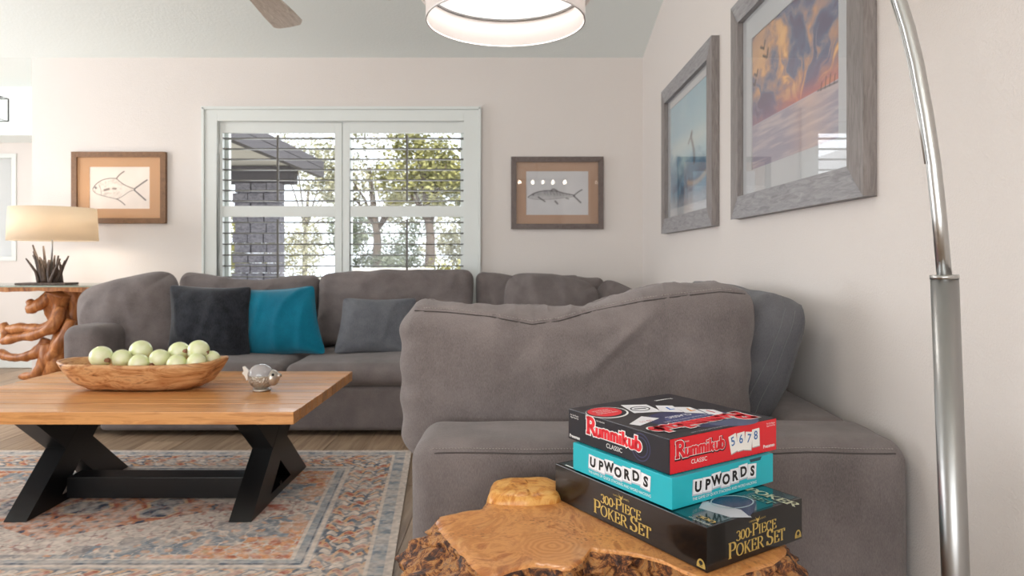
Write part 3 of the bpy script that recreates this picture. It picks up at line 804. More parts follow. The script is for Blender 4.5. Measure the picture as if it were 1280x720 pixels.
def bone_fish(U, V):
    asp = .385/.26; X = U*asp; Y = V
    rgb = np.broadcast_to(col((205, 204, 206)), U.shape+(3,)).copy(); rgb *= (.95+.1*vnoise(U, V, 6, 4, 15))[..., None]
    def q(px, py): return ((px-160)/480*asp, (522-py)/325)
    top = bez([q(175, 390), q(230, 340), q(320, 335), q(400, 345)])+bez([q(400, 345), q(460, 365), q(500, 368), q(535, 375)])
    bot = bez([q(175, 395), q(260, 420), q(380, 405), q(535, 385)])
    body = top+bot[::-1]; mk = inpoly(X, Y, body).astype(float)
    k = np.clip((Y-q(0, 395)[1])/(q(0, 340)[1]-q(0, 395)[1]), 0, 1)
    rgb = lerp(rgb, np.broadcast_to(col((110, 108, 112)), rgb.shape), mk*(.25+.5*k)*(.6+.6*vnoise(U, V, 30, 14, 19, 2)))
    g = (74, 70, 74)
    rgb = ink(rgb, X, Y, top, .014, g, .85); rgb = ink(rgb, X, Y, bot, .008, g, .5)
    for i in range(9): rgb = ink(rgb, X, Y, [q(300+i*24, 345+i*2), q(306+i*24, 372+i)], .008, g, .5)
    rgb = ink(rgb, X, Y, bez([q(355, 340), q(370, 318), q(400, 345)]), .022, g, .8)
    rgb = ink(rgb, X, Y, bez([q(530, 378), q(560, 350), q(592, 335)]), .020, g, .8); rgb = ink(rgb, X, Y, bez([q(530, 382), q(560, 410), q(582, 430)]), .024, g, .85)
    rgb = ink(rgb, X, Y, [q(255, 390), q(305, 422)], .022, g, .8); rgb = ink(rgb, X, Y, [q(385, 420), q(402, 438)], .028, g, .8); rgb = ink(rgb, X, Y, [q(470, 398), q(488, 402)], .02, g, .7)
    rgb = ink(rgb, X, Y, [q(213, 372), q(216, 373)], .022, g, .8)
    return rgb
def sunset(U, V):
    hz = .33
    # u: 0 far end .. 1 near end
    R1 = (U-.75); R2 = (V-hz)
    ang = np.arctan2(R2+.02, (U-.62)); rad = np.hypot(R2, (U-.62)); ang = ang+(vnoise(U, V, 5, 5, 35, 3)-.5)*.9
    n1 = vnoise((ang/PI+1)/2, np.clip(rad, 0, 1), 26, 3, 31, 5, .55); n2 = vnoise(U+.0, V, 6, 6, 41, 5, .55)
    c = .55*n1+.45*n2
    sky = lerp(np.broadcast_to(col((118, 128, 152)), U.shape+(3,)), np.broadcast_to(col((226, 166, 108)), U.shape+(3,)), np.clip((c-.42)*5, 0, 1)*np.clip(1.4-rad*1.0, 0, 1))
    sky = lerp(sky, np.broadcast_to(col((252, 214, 150)), sky.shape), np.clip((c-.55)*8, 0, 1)*np.clip(1.2-rad*1.3, 0, 1))
    sky = lerp(sky, np.broadcast_to(col((104, 84, 104)), sky.shape), np.clip((.45-c)*8, 0, .85)*np.clip(.3+rad, 0, 1))
    low = np.clip(1-(V-hz)/.2, 0, 1); sky = lerp(sky, np.broadcast_to(col((160, 110, 130)), sky.shape), low*.75*np.clip(n2*1.6, 0, 1))
    sky = lerp(sky, np.broadcast_to(col((234, 130, 92)), sky.shape), np.clip(1-(V-hz)/.1, 0, 1)*np.clip(1.4-abs(U-.72)*3, 0, 1)*.45)
    nw = vnoise(U, V**.7, 5, 40, 51, 4); sea = lerp(np.broadcast_to(col((164, 158, 172)), U.shape+(3,)), np.broadcast_to(col((214, 200, 196)), U.shape+(3,)), np.clip((nw-.42)*3, 0, 1)*.6)
    sea = lerp(sea, np.broadcast_to(col((232, 190, 160)), sea.shape), np.clip(1-abs(U-.72)*4, 0, 1)*.35)
    rgb = np.where((V > hz)[..., None], sky, sea)
    ln = np.clip(1-abs(V-hz)/.006, 0, 1); rgb = lerp(rgb, np.broadcast_to(col((206, 200, 208)), rgb.shape), ln*.7)
    dk = (66, 58, 66)
    for (x, y, s) in ((.16, .86, .09), (.20, .78, .10), (.06, .70, .07), (.03, .64, .06)):
        rgb = ink(rgb, U, V, [(x-s*.4, y+s*.25), (x, y), (x+s*.12, y-s*.1), (x+s*.3, y+s*.45)], .013, dk, .9)
    for x in (.83, .87, .91, .95): rgb = ink(rgb, U, V, [(x, hz-.01), (x+.01, hz+.05+.02*math.sin(x*90))], .006, dk, .7)
    rgb = ink(rgb, U, V, [(.8, hz), (.98, hz-.012)], .008, dk, .7)
    return rgb
def seascape(U, V):
    n2 = vnoise(U, V, 4, 6, 61, 5); n3 = vnoise(U, V, 10, 14, 71, 4)
    top = np.broadcast_to(col((150, 188, 204)), U.shape+(3,)); mid = np.broadcast_to(col((176, 204, 210)), U.shape+(3,))
    rgb = lerp(mid, top, np.clip((V-.5)*2+(n2-.5), 0, 1))
    rgb = lerp(rgb, np.broadcast_to(col((226, 226, 216)), rgb.shape), np.clip(1-abs(V-.56)/.12, 0, 1)*.5)
    lowm = np.clip((.5-V)*6+(n2-.5)*3, 0, 1); rgb = lerp(rgb, np.broadcast_to(col((104, 146, 172)), rgb.shape), lowm)
    rgb = lerp(rgb, np.broadcast_to(col((66, 98, 126)), rgb.shape), np.clip((.42-V)*4, 0, 1)*np.clip((n3-.38)*4, 0, 1))
    rgb = lerp(rgb, np.broadcast_to(col((168, 172, 178)), rgb.shape), np.clip((.13-V)*12, 0, 1)*.7)
    d = (92, 84, 84)
    rgb = ink(rgb, U, V, bez([(.60, .62), (.55, .58), (.68, .50), (.66, .36)]), .03, d, .8); rgb = ink(rgb, U, V, [(.60, .62), (.52, .55)], .02, d, .7)
    rgb = ink(rgb, U, V, bez([(.5, .2), (.7, .14), (.92, .22)]), .03, (190, 170, 150), .7)
    return rgb
def picture(label, loc, rz, w, h, fw, mw, frame_m, frame_v, mat_m, paint, dep=.028, res=(200, 160), matw=None):
    r = empty('framed_picture', loc, rz, label=label, cat='picture')
    X, Z = w/2, h/2; c = .004
    def bar(pts, m):
        # outer + inner polygon corner pairs, bevelled inwards
        v = []
        for (x, z) in pts: v += [(x, 0, z)]
        for (x, z) in pts: v += [(x, -dep, z)]
        nn = len(pts); return mesh('frame_bar', v, [tuple(range(nn)), tuple(range(2*nn-1, nn-1, -1))]+[(i, (i+1) % nn, nn+(i+1) % nn, nn+i) for i in range(nn)], m, r, bev=.0012)
    xi, zi = X-fw, Z-fw
    bar([(-X, Z), (X, Z), (xi, zi), (-xi, zi)], frame_m); bar([(-X, -Z), (-xi, -zi), (xi, -zi), (X, -Z)], frame_m)
    bar([(-X, -Z), (-X, Z), (-xi, zi), (-xi, -zi)], frame_v); bar([(X, -Z), (xi, -zi), (xi, zi), (X, Z)], frame_v)
    xm, zm = xi-mw, zi-(matw or mw)
    b = MB()
    y0, y1 = -.012, -.006
    b.box(-xi, -xm, y0, y1, -zi, zi); b.box(xm, xi, y0, y1, -zi, zi); b.box(-xm, xm, y0, y1, zm, zi); b.box(-xm, xm, y0, y1, -zi, -zm)
    b.build('mat_board', mat_m, r)
    canvas('artwork', 2*xm, 2*zm, res[0], res[1], paint, M['print'], r, y=-.008)
    box('glass', -xi, xi, -.018, -.016, -zi, zi, M['pglass'], r)
    return r
picture('brown-framed fish drawing with forked fins on a tan mat, behind the table lamp', (-2.868, YB-.001, 1.505), 0, .678, .515, .036, .085, M['frame_brown'], M['frame_brown'], M['kraft'], permit_fish, matw=.07)
picture('taupe-framed slender striped fish drawing right of the window', (.298, YB-.001, 1.467), 0, .665, .52, .036, .072, M['frame_taupe'], M['frame_taupe'], M['taupe_mat'], bone_fish, matw=.066)
picture('large grey wood framed orange sunset seascape, nearest on the right wall', (XR-.001, 2.275, 1.59), L(-90), 1.07, .865, .085, .095, M['frame_gray'], M['frame_gray_v'], M['gray_mat'], sunset, dep=.035, res=(300, 260))
picture('large grey wood framed pale blue seascape, farther on the right wall', (XR-.001, 3.62, 1.575), L(-90), 1.07, .86, .085, .05, M['frame_gray'], M['frame_gray_v'], M['gray_mat'], seascape, dep=.035, res=(220, 200))

# ---------------------------------------------------------------- rug
M['rugm'] = vcolmat('printed_rug', .95, .1, fine=500)
def rugpaint(U, V):
    RL, RD = 2.5, 1.6                  # along x, along y (metres)
    X = U*RL; Y = V*RD
    ex = np.minimum(X, RL-X); ey = np.minimum(Y, RD-Y); E = np.minimum(ex, ey)
    cream = col((218, 204, 192)); slate = col((140, 148, 156)); dslate = col((84, 92, 108)); orange = col((218, 160, 120)); rust = col((186, 108, 88)); pale = col((186, 186, 186)); gold = col((216, 180, 142))
    one = U.shape+(3,); B = lambda c: np.broadcast_to(c, one)
    cx, cy = abs(X-RL/2), abs(Y-RD/2)          # mirror symmetry of the knotted pattern
    Us, Vs = cx/(RL/2), cy/(RD/2)
    def orn(fx, fy, seed, o=3): return vnoise(Us, Vs, fx, fy, seed, o, .6)
    warpx = (orn(14, 10, 3)-.5)*.05; warpy = (orn(14, 10, 4)-.5)*.05
    a, b_ = cx+warpx, cy+warpy
    scroll = np.sin(a*74)*np.sin(b_*74)+.8*np.sin((a+b_)*56)*np.sin((a-b_)*56)
    curl = abs(np.sin(a*60+3*np.sin(b_*34))+np.sin(b_*60+3*np.sin(a*34)))
    # field
    rgb = B(slate).copy()
    rgb = lerp(rgb, B(orange), ((scroll > .75) | (orn(9, 7, 12) > .62)).astype(float)*.8)
    # corner pieces
    stp = lambda t: np.floor(t*14)/14
    corner = (stp(cx)/(RL/2-.35)+stp(cy)/(RD/2-.35)) > 1.42
    rgb = np.where(corner[..., None], lerp(B(orange), B(rust), (scroll > .35).astype(float)*.75), rgb)
    rgb = np.where((corner & (scroll < -.9))[..., None], B(gold), rgb)
    # cream stepped medallion
    md = stp(cx)/.80+stp(cy)/.42
    med = (md < 1.02)|((cx < .93)&(cy < .10-(cx-.75)*.5)&(cx > .5))
    rgb = np.where(med[..., None], lerp(B(cream), B(rust), ((scroll > 1.0)|(scroll < -1.25)).astype(float)*.65), rgb)
    edge = abs(md-1.02) < .035; rgb = np.where(edge[..., None], B(dslate)*.6+B(cream)*.4, rgb)
    inner = (cx/.62+cy/.34) < .92; rgb = np.where(inner[..., None], lerp(B(orange)*.55+B(rust)*.45, B(cream), (scroll > .5).astype(float)*.6), rgb)
    rgb = np.where((inner & (scroll < -.75))[..., None], B(dslate), rgb)
    for (mx_, my_, rr_) in ((.0, .0, .13), (.30, .05, .10)):
        h = np.maximum(abs(cx-mx_)*1.0+abs(cy-my_)*.55, abs(cy-my_)*1.4)
        rgb = np.where((h < rr_)[..., None], B(rust), rgb); rgb = np.where((h < rr_*.85)[..., None], B(gold), rgb); rgb = np.where((h < rr_*.7)[..., None], lerp(B(dslate), B(pale), (scroll > 0).astype(float)*.6), rgb)
    # leaf motif inside the medallion tips
    lx = abs(cx-.66); lf = (np.hypot(lx*1.0, cy*2.0) < .12+.03*np.sin(np.arctan2(cy, cx-.66)*9)); rgb = np.where(lf[..., None], B(rust), rgb)
    lf = (np.hypot(lx, cy*2.0) < .06); rgb = np.where(lf[..., None], B(cream)*.5+B(rust)*.5, rgb)
    rgb = np.where(((curl < .13) & med)[..., None], B(dslate)*.4+B(rust)*.4+B(cream)*.2, rgb); rgb = np.where(((curl < .16) & ~med)[..., None], B(cream), rgb)
    # borders
    bn = vnoise(U, V, 90, 60, 77, 2)
    tt = np.where(ex < ey, Y, X)
    band = (E < .33); rgb = np.where(band[..., None], B(slate)*.6+B(pale)*.4, rgb)
    b2 = (E < .27) & (E > .09)
    flo = np.sin(tt*84+np.sin(E*95)*1.3)*np.cos((E-.18)*60)+.5*np.sin(tt*41+E*30)
    rgb = np.where(b2[..., None], B(dslate)*.55+B(slate)*.45, rgb)
    rgb = np.where((b2 & (flo > .1))[..., None], B(gold)*.6+B(orange)*.4, rgb)
    rgb = np.where((b2 & (flo > .62))[..., None], B(rust), rgb)
    rgb = np.where((b2 & (flo < -.55))[..., None], B(cream), rgb)
    rgb = np.where((b2 & (abs(np.sin(tt*30)*.05+.18-E) < .004))[..., None], B(cream), rgb)
    for e0, w_, c_ in ((.285, .008, cream), (.085, .006, cream), (.30, .004, dslate), (.335, .005, cream)):
        rgb = np.where((abs(E-e0) < w_)[..., None], B(c_), rgb)
    b3 = (E < .075) & (E > .03); rgb = np.where(b3[..., None], B(pale)*.7+B(slate)*.3, rgb)
    rgb = np.where((b3 & (np.sin(tt*70) > .3))[..., None], B(slate), rgb)
    rgb = np.where((E < .03)[..., None], B(cream)*.85+B(pale)*.15, rgb)
    # worn print
    w1_ = vnoise(U, V, 60, 40, 91, 4, .75); w2_ = vnoise(U, V, 5, 4, 95, 3); w3_ = vnoise(U, V, 200, 130, 97, 1)
    wear = np.clip((w1_-.40)*3.6+(w2_-.5)*1.1+.22, 0, 1)*.60
    rgb = lerp(rgb, B(cream), wear)
    w4_ = vnoise(U, V, 130, 85, 99, 3, .7); rgb = lerp(rgb, B(dslate), np.clip((w4_-.58)*5, 0, 1)*.22)
    rgb = rgb*(.80+.36*w3_)[..., None]
    return rgb
def rugwarp(U, V):
    Yb, Yf = 3.50, 1.90; Y = Yf+(Yb-Yf)*V
    xr = np.interp(Y, [1.9, 3.5], [-.362, -.535]); X = xr-2.5*(1-U)
    # the print's right edge is U=1
    return np.stack([X, Y, np.full_like(X, .012)], -1)
rug = canvas('area_rug', 2.5, 1.6, 560, 380, rugpaint, M['rugm'], None, warp=rugwarp)
tag(rug, 'faded orange, cream and slate blue patterned rug under the coffee table', 'rug')
sd = rug.modifiers.new('thick', 'SOLIDIFY'); sd.thickness = .009; sd.offset = -1

# ---------------------------------------------------------------- console of root wood, table lamp
con = empty('console_table', (-3.0, 4.6, 0), label='driftwood root console table with a glass top left of the sofa', cat='table')
cl = lambda x, y, dY=0: P(x, y, 4.62+dY)-Vector((-3.0, 4.6, 0))
def rough_tube(name, pts, rs, mt, par, seg=12, seed=0, sub=6):
    q = []; rr = []
    for i in range(len(pts)-1):
        for k in range(sub):
            t = k/sub
            p0 = pts[max(i-1, 0)]; p1 = pts[i]; p2 = pts[i+1]; p3 = pts[min(i+2, len(pts)-1)]
            q.append(.5*((2*p1)+(p2-p0)*t+(2*p0-5*p1+4*p2-p3)*t*t+(3*p1-p0-3*p2+p3)*t**3)); rr.append(rs[i]*(1-t)+rs[i+1]*t)
    q.append(pts[-1]); rr.append(rs[-1])
    v, f = tubevf(q, rr, seg)
    nv = []
    for i, p in enumerate(v):
        c = q[min(i//seg, len(q)-1)]; d = Vector(p)-c
        nv.append(c+d*(1+.45*ns(p, (14, 14, 9), seed)+.18*ns(p, (40, 40, 18), seed)))
    return mesh(name, nv, f, mt, par, smooth=True)
roots = [
    ([(78, 364, 0), (74, 385, .02), (80, 410, 0), (74, 440, -.03), (66, 470, 0), (60, 492, 0)], [.09, .08, .075, .07, .075, .06]),
    ([(96, 362, .05), (92, 390, .05), (84, 420, .02), (80, 450, .05), (74, 492, .05)], [.07, .055, .05, .06, .05]),
    ([(66, 366, -.02), (54, 378, -.04), (42, 384, -.05), (36, 384, -.04)], [.05, .035, .04, .035]),
    ([(36, 376, -.04), (42, 384, -.05), (34, 390, -.05)], [.02, .03, .012]),
    ([(72, 370, 0), (70, 400, -.05), (52, 412, -.06), (24, 410, -.05), (4, 415, -.04)], [.03, .045, .04, .035, .03]),
    ([(4, 404, -.04), (8, 415, -.04), (4, 427, -.04)], [.02, .035, .02]),
    ([(76, 384, -.05), (66, 408, -.09), (44, 418, -.09), (12, 424, -.08), (2, 428, -.08)], [.03, .04, .032, .028, .02]),
    ([(60, 424, 0), (50, 438, -.02), (30, 446, -.03), (10, 446, -.02), (0, 442, 0)], [.05, .045, .032, .028, .03]),
    ([(60, 430, -.02), (58, 452, -.04), (44, 468, -.04), (26, 471, -.02)], [.05, .04, .03, .018]),
    ([(90, 400, -.05), (76, 430, -.08), (60, 455, -.05), (40, 472, .02)], [.035, .04, .035, .02]),
    ([(66, 430, .1), (50, 470, .12), (40, 494, .12)], [.05, .045, .04]),
    ([(90, 380, .08), (104, 420, .1), (100, 460, .1), (96, 494, .1)], [.05, .05, .05, .045]),
]
for i, (ps, rs) in enumerate(roots):
    rough_tube('root', [cl(x, y, d) for x, y, d in ps], rs, M['root'], con, seed=i*3.3)
# top slab under the glass
v = []; n = 26
topv = []; 
def slab(name, x0, x1, ya, yb, zt, th, seed):
    vs = []; fs = []; m_ = 24
    for i in range(m_+1):
        x = x0+(x1-x0)*i/m_; e = .02*ns((x, 0, 0), (6, 1, 1), seed); e2 = .02*ns((x, 1, 0), (6, 1, 1), seed+3); d = th*(.75+.6*abs(ns((x, 2, 0), (7, 1, 1), seed)))
        vs += [(x, ya+e, zt), (x, yb+e2, zt), (x, yb+e2, zt-d), (x, ya+e, zt-d)]
    for i in range(m_):
        for k in range(4): a = i*4+k; b_ = i*4+(k+1) % 4; fs.append((a, b_, b_+4, a+4))
    fs += [(3, 2, 1, 0), (m_*4, m_*4+1, m_*4+2, m_*4+3)]
    return mesh(name, vs, fs, M['root'], con)
slab('top_slab', -.85, .36, -.18, .12, .808, .03, 2); 
box('glass_top', -1.0, .38, -.23, .25, .810, .820, M['tglass'], con, bev=.002)
lp = P(58, 352, 4.5)
tl = empty('table_lamp', (lp.x, 4.5, .821), label='table lamp with a wide cream drum shade on a dark twig base', cat='lamp')
box('base_plate', -.16, .17, -.07, .07, 0, .014, M['twig'], tl, bev=.003)
for i in range(22):
    x = random.uniform(-.05, .075); y = random.uniform(-.05, .05); h = random.uniform(.12, .2) if x > -.02 else random.uniform(.2, .27)
    lean = -.07*random.random()-.02 if x < .03 else random.uniform(-.03, .07)
    pts = [Vector((x, y, .012)), Vector((x+lean*.4+random.uniform(-.01, .01), y, h*.5)), Vector((x+lean, y+random.uniform(-.02, .02), h))]
    rough_tube('twig', pts, [.012, .010, .005], M['twig'], tl, seg=6, sub=3, seed=i)
tube('stem', [(.03, 0, .01), (.045, .0, .5)], .006, M['steel'], tl)
shx = .048
sh = lathe('lamp_shade', [(.252, .29), (.256, .29), (.245, .505), (.241, .505)], M['lampshade'], tl, c=(shx, 0), close=True)
b = MB()
for k in range(3): t = k*2*PI/3; b.tube([(shx, 0, .49), (shx+.243*math.cos(t), .243*math.sin(t), .49)], .003, 6)
b.build('shade_spider', M['steel'], tl)
v, f = ell(shx, .40, .03, .03, .04); mesh('bulb', v, f, mat('warm_bulb', (1, 1, 1), .5, emit=(1, .8, .55), estr=8), tl, smooth=True)
o = light('lamp_light', 'POINT', (lp.x+shx, 4.5, .821+.36), (0, 0, 0), 5, (1, .86, .68), shadow_soft_size=.05)

# ---------------------------------------------------------------- arc floor lamp
al = empty('arc_floor_lamp', (.645, 1.0, 0), label='brushed nickel arc floor lamp with white double drum shade', cat='lamp')
q = lambda v: v-Vector((.645, 1.0, 0))
Yp = 1.0
lathe('base', [(0, 0.003), (.15, .003), (.155, .008), (.155, .028), (.15, .033), (0, .033)], M['steel'], al, seg=64)
b0 = P(1206, 1170, Yp); j0 = P(1180.5, 345, Yp); b0 = Vector((j0.x+.035, 1.0, .03))
tube('lower_pole', [q(b0), q(j0)], .0182, M['steel'], al, seg=32)
tube('collar', [q(j0)-Vector((0, 0, .004)), q(j0)+Vector((-.0002, 0, .0015))], .0188, M['chrome'], al, seg=32)
SC = Vector((-.026, 1.72, 1.592))
# arc traced in the vertical plane holding pole and shade
img = [(1180.5, 346), (1174, 270), (1167, 205), (1158, 145), (1146, 80), (1135, 35), (1124, 0)]
pts = []
for i, (x, y) in enumerate(img):
    t = (346-y)/346; Y = 1.0+.045*t*t
    pts.append(P(x, y, Y))
end = SC+Vector((0, 0, .40))
p0 = pts[-1]; d0 = (pts[-1]-pts[-2]).normalized()
hd = Vector((end.x-p0.x, end.y-p0.y, 0)); 
c1 = p0+d0*.45+hd*.05; c2 = end+Vector((0, 0, .30))-hd*.12
for i in range(1, 25):
    t = i/24; pts.append(p0*(1-t)**3+c1*3*t*(1-t)**2+c2*3*t*t*(1-t)+end*t**3)
tube('arc_arm', [q(p) for p in pts], .0098, M['chrome'], al, seg=24)
tube('cord', [q(p+Vector((-.0125, 0, 0))) for p in pts[2:7]], .0012, M['chrome'], al, seg=6)
ls = q(SC)
def sub_lathe(name, prof, mt, **k): return lathe(name, [(r, z+ls.z) for r, z in prof], mt, al, c=(ls.x, ls.y), seg=96, **k)
sub_lathe('inner_shade', [(.1975, 0), (.1995, 0), (.1995, .26), (.1975, .26)], M['drum'], close=True)
sub_lathe('shade_trim', [(.1968, .0), (.2003, .0), (.2003, .003), (.1968, .003)], mat('shade_edge', s2l((235, 232, 230)), .8), close=True)
sub_lathe('outer_shade', [(.2135, .062), (.2155, .062), (.2155, .22), (.2135, .22)], M['organza'], close=True)
sub_lathe('diffuser', [(0, .076), (.1965, .076), (.1965, .080), (0, .080)], M['diffuser'])
sub_lathe('shade_ring', [(.193, .070), (.1972, .070), (.1972, .0755), (.193, .0755)], M['steel'], close=True)
b = MB()
for k in range(3): t = k*2*PI/3+.3; b.tube([(ls.x, ls.y, ls.z+.25), (ls.x+.213*math.cos(t), ls.y+.213*math.sin(t), ls.z+.215)], .003, 6)
b.tube([(ls.x, ls.y, ls.z+.2), (ls.x, ls.y, ls.z+.42)], .012, 12); b.build('socket', M['chrome'], al, smooth=True)
light('arc_lamp_light', 'POINT', tuple(SC+Vector((0, 0, .17))), (0, 0, 0), 6, (1, .95, .9), shadow_soft_size=.06)
light('arc_lamp_down', 'AREA', tuple(SC+Vector((0, 0, .07))), (0, 0, 0), 2, (1, .95, .9), shape='DISK', size=.36)

# ---------------------------------------------------------------- ceiling fan
fz = 2.2; fc = Vector((-1.17, 2.87, fz))
fan = empty('ceiling_fan', fc, label='ceiling fan with weathered grey wooden blades above the coffee table', cat='fan')
zt = ZC+SL*(YB-fc.y)-fz
lathe('motor', [(0, -.05), (.07, -.05), (.1, -.02), (.105, .03), (.09, .075), (.02, .09), (0, .09)], M['steel'], fan, seg=40)
lathe('canopy', [(0, zt-.09), (.05, zt-.09), (.075, zt-.02), (.075, zt+.02), (0, zt+.02)], M['steel'], fan, seg=32)
tube('downrod', [(0, 0, .05), (0, 0, zt-.03)], .012, M['steel'], fan)
def blade_vf(a):
    pr = [(.16, -.055), (.5, -.075), (.62, -.076), (.662, -.055), (.672, 0), (.668, .055), (.645, .076), (.5, .072), (.16, .05)]
    v = []
    for z in (-.004, .004):
        for (r_, s_) in pr:
            zz = z-s_*.16
            v.append((r_*math.cos(a)-s_*math.sin(a), r_*math.sin(a)+s_*math.cos(a), zz))
    n_ = len(pr); return v, [tuple(range(n_)), tuple(range(2*n_-1, n_-1, -1))]+[(i, (i+1) % n_, n_+(i+1) % n_, n_+i) for i in range(n_)]
for k in range(5):
    a = PI/2+k*2*PI/5; v, f = blade_vf(a); bl = mesh('blade', v, f, M['fanwood'], fan)
    d = Vector((math.cos(a), math.sin(a), 0)); bb = MB(); bb.tube([d*.09+Vector((0, 0, .0)), d*.2+Vector((0, 0, -.008))], .012, 8); bb.build('bracket', M['steel'], bl, smooth=True)

# pendant lantern at the far left of the alcove, only its cage edge shows
pe = empty('pendant_lantern', tuple(P(-6, 134, 5.4)), label='black wire pendant lantern at the far left edge, near the ceiling', cat='lamp')
b = MB(); s_ = .06
for (x, y) in ((-s_, -s_), (s_, -s_), (s_, s_), (-s_, s_)): b.tube([(x, y, -.1), (x, y, .08)], .005, 6)
for z in (-.1, .08):
    b.tube([(-s_, -s_, z), (s_, -s_, z), (s_, s_, z), (-s_, s_, z), (-s_, -s_, z)], .005, 6)
b.build('cage', M['black'], pe)
tube('rod', [(0, 0, .08), (0, 0, ZC-P(-6, 134, 5.4).z)], .005, M['black'], pe, seg=8)
b = MB(); b.tube([(-s_, 0, .08), (s_, 0, .08)], .005, 6); b.build('crossbar', M['black'], pe)
v, f = ell(0, -.02, .03, .03, .04); mesh('bulb', v, f, mat('pendant_bulb', (1, 1, 1), .5, emit=(1, .85, .6), estr=4), pe, smooth=True)

# dining chandelier behind the viewer (mirrored in the picture glass)
ch = empty('chandelier', (.5, -1.6, 2.3), label='six-bulb linear chandelier hanging behind the viewpoint', cat='lamp')
box('bar', -.65, .35, -.015, .015, 0, .02, M['black'], ch)
tube('rod', [(-.15, 0, .02), (-.15, 0, ZC+SL*(YB-RY)-SL*(RY+1.6)-2.3)], .008, M['black'], ch)
for i, x in enumerate((-.6, -.44, -.22, -.05, .12, .32)):
    v, f = ell(x, -.035, .028, .028, .035); mesh('bulb', v, f, M['bulb'], ch, smooth=True)

#PART2
# ---------------------------------------------------------------- burl side table
TB = .52
bt = G(750, 655, TB); BC = Vector((bt.x, bt.y, 0))
burl = empty('burl_side_table', BC, label='live-edge burl wood slab side table with rough bark rim in the foreground', cat='table')
M['burl'] = mat('burl_top', (1, 1, 1), .33, coat=.35)
m = M['burl']; v_ = coords(m, (1, 1, 1))
n1 = nd(m, 'ShaderNodeTexNoise', **{'Scale': 9., 'Detail': 12., 'Roughness': .7, 'Distortion': 2.0}); lk(m, v_, n1.inputs['Vector'])
base = ramp(m, n1.outputs[0], [(.3, s2l((150, 90, 50))), (.42, s2l((186, 116, 60))), (.50, s2l((222, 158, 94))), (.58, s2l((196, 128, 68))), (.72, s2l((232, 178, 114)))])
# growth rings of the big eye
eye = G(690, 682, TB)-BC
sb = nd(m, 'ShaderNodeVectorMath', operation='SUBTRACT'); lk(m, v_, sb.inputs[0]); sb.inputs[1].default_value = (eye.x, eye.y, TB)
nw = nd(m, 'ShaderNodeTexNoise', **{'Scale': 12., 'Detail': 3.}); lk(m, v_, nw.inputs['Vector'])
ln_ = nd(m, 'ShaderNodeVectorMath', operation='LENGTH'); lk(m, sb.outputs[0], ln_.inputs[0])
ma = nd(m, 'ShaderNodeMath', operation='MULTIPLY_ADD'); ma.inputs[1].default_value = .05; lk(m, nw.outputs[0], ma.inputs[0]); lk(m, ln_.outputs['Value'], ma.inputs[2])
sn = nd(m, 'ShaderNodeMath', operation='MULTIPLY'); sn.inputs[1].default_value = 620.; lk(m, ma.outputs[0], sn.inputs[0])
si = nd(m, 'ShaderNodeMath', operation='SINE'); lk(m, sn.outputs[0], si.inputs[0])
mr = nd(m, 'ShaderNodeMapRange'); mr.inputs['From Min'].default_value = -1; lk(m, si.outputs[0], mr.inputs[0])
rings = ramp(m, mr.outputs[0], [(0., s2l((200, 132, 72))), (1., s2l((216, 152, 90)))])
em = nd(m, 'ShaderNodeMapRange'); em.inputs['From Min'].default_value = .10; em.inputs['From Max'].default_value = .06; lk(m, ma.outputs[0], em.inputs[0])
mx = nd(m, 'ShaderNodeMixRGB'); lk(m, em.outputs[0], mx.inputs[0]); lk(m, base, mx.inputs[1]); lk(m, rings, mx.inputs[2])
# small dark bird's-eye knots, clustered
vo = nd(m, 'ShaderNodeTexVoronoi', **{'Scale': 115.}); lk(m, v_, vo.inputs['Vector'])
n3 = nd(m, 'ShaderNodeTexNoise', **{'Scale': 9., 'Detail': 4.}); lk(m, v_, n3.inputs['Vector'])
k1 = ramp(m, vo.outputs['Distance'], [(.10, (.8, .8, .8)), (.42, (0, 0, 0))]); k2 = ramp(m, n3.outputs[0], [(.48, (0, 0, 0)), (.66, (1, 1, 1))])
km = nd(m, 'ShaderNodeMath', operation='MULTIPLY'); lk(m, k1, km.inputs[0]); lk(m, k2, km.inputs[1])
mx2 = nd(m, 'ShaderNodeMixRGB'); mx2.inputs[2].default_value = (*s2l((104, 54, 30)), 1); lk(m, km.outputs[0], mx2.inputs[0]); lk(m, mx.outputs[0], mx2.inputs[1])
lk(m, mx2.outputs[0], pb(m).inputs['Base Color'])
lk(m, bump(m, n1.outputs[0], .15, .002), pb(m).inputs['Normal'])
M['bark'] = mat('burl_bark', (1, 1, 1), .6, coat=.15)
m = M['bark']; v_ = coords(m, (1, 1, 1))
n1 = nd(m, 'ShaderNodeTexNoise', **{'Scale': 36., 'Detail': 11., 'Roughness': .78, 'Distortion': .7}); lk(m, v_, n1.inputs['Vector'])
lk(m, ramp(m, n1.outputs[0], [(.38, s2l((30, 18, 15))), (.46, s2l((92, 54, 36))), (.50, s2l((160, 98, 50))), (.55, s2l((206, 148, 84))), (.61, s2l((150, 112, 84))), (.68, s2l((78, 56, 48)))]), pb(m).inputs['Base Color'])
lk(m, bump(m, n1.outputs[0], .9, .008), pb(m).inputs['Normal'])
out_px = [(608, 632), (618, 606), (640, 601), (700, 598), (800, 600), (900, 618), (955, 640), (975, 668), (985, 690), (965, 704), (925, 716), (884, 726), (850, 712), (834, 703), (800, 694), (780, 691), (752, 688), (738, 687), (728, 700), (712, 711), (690, 708), (665, 706), (640, 712), (614, 722), (596, 712), (585, 701), (575, 690), (562, 676), (548, 660), (545, 650), (552, 643), (575, 638), (595, 636)]
poly = [(G(x, y, TB)-BC) for x, y in out_px]
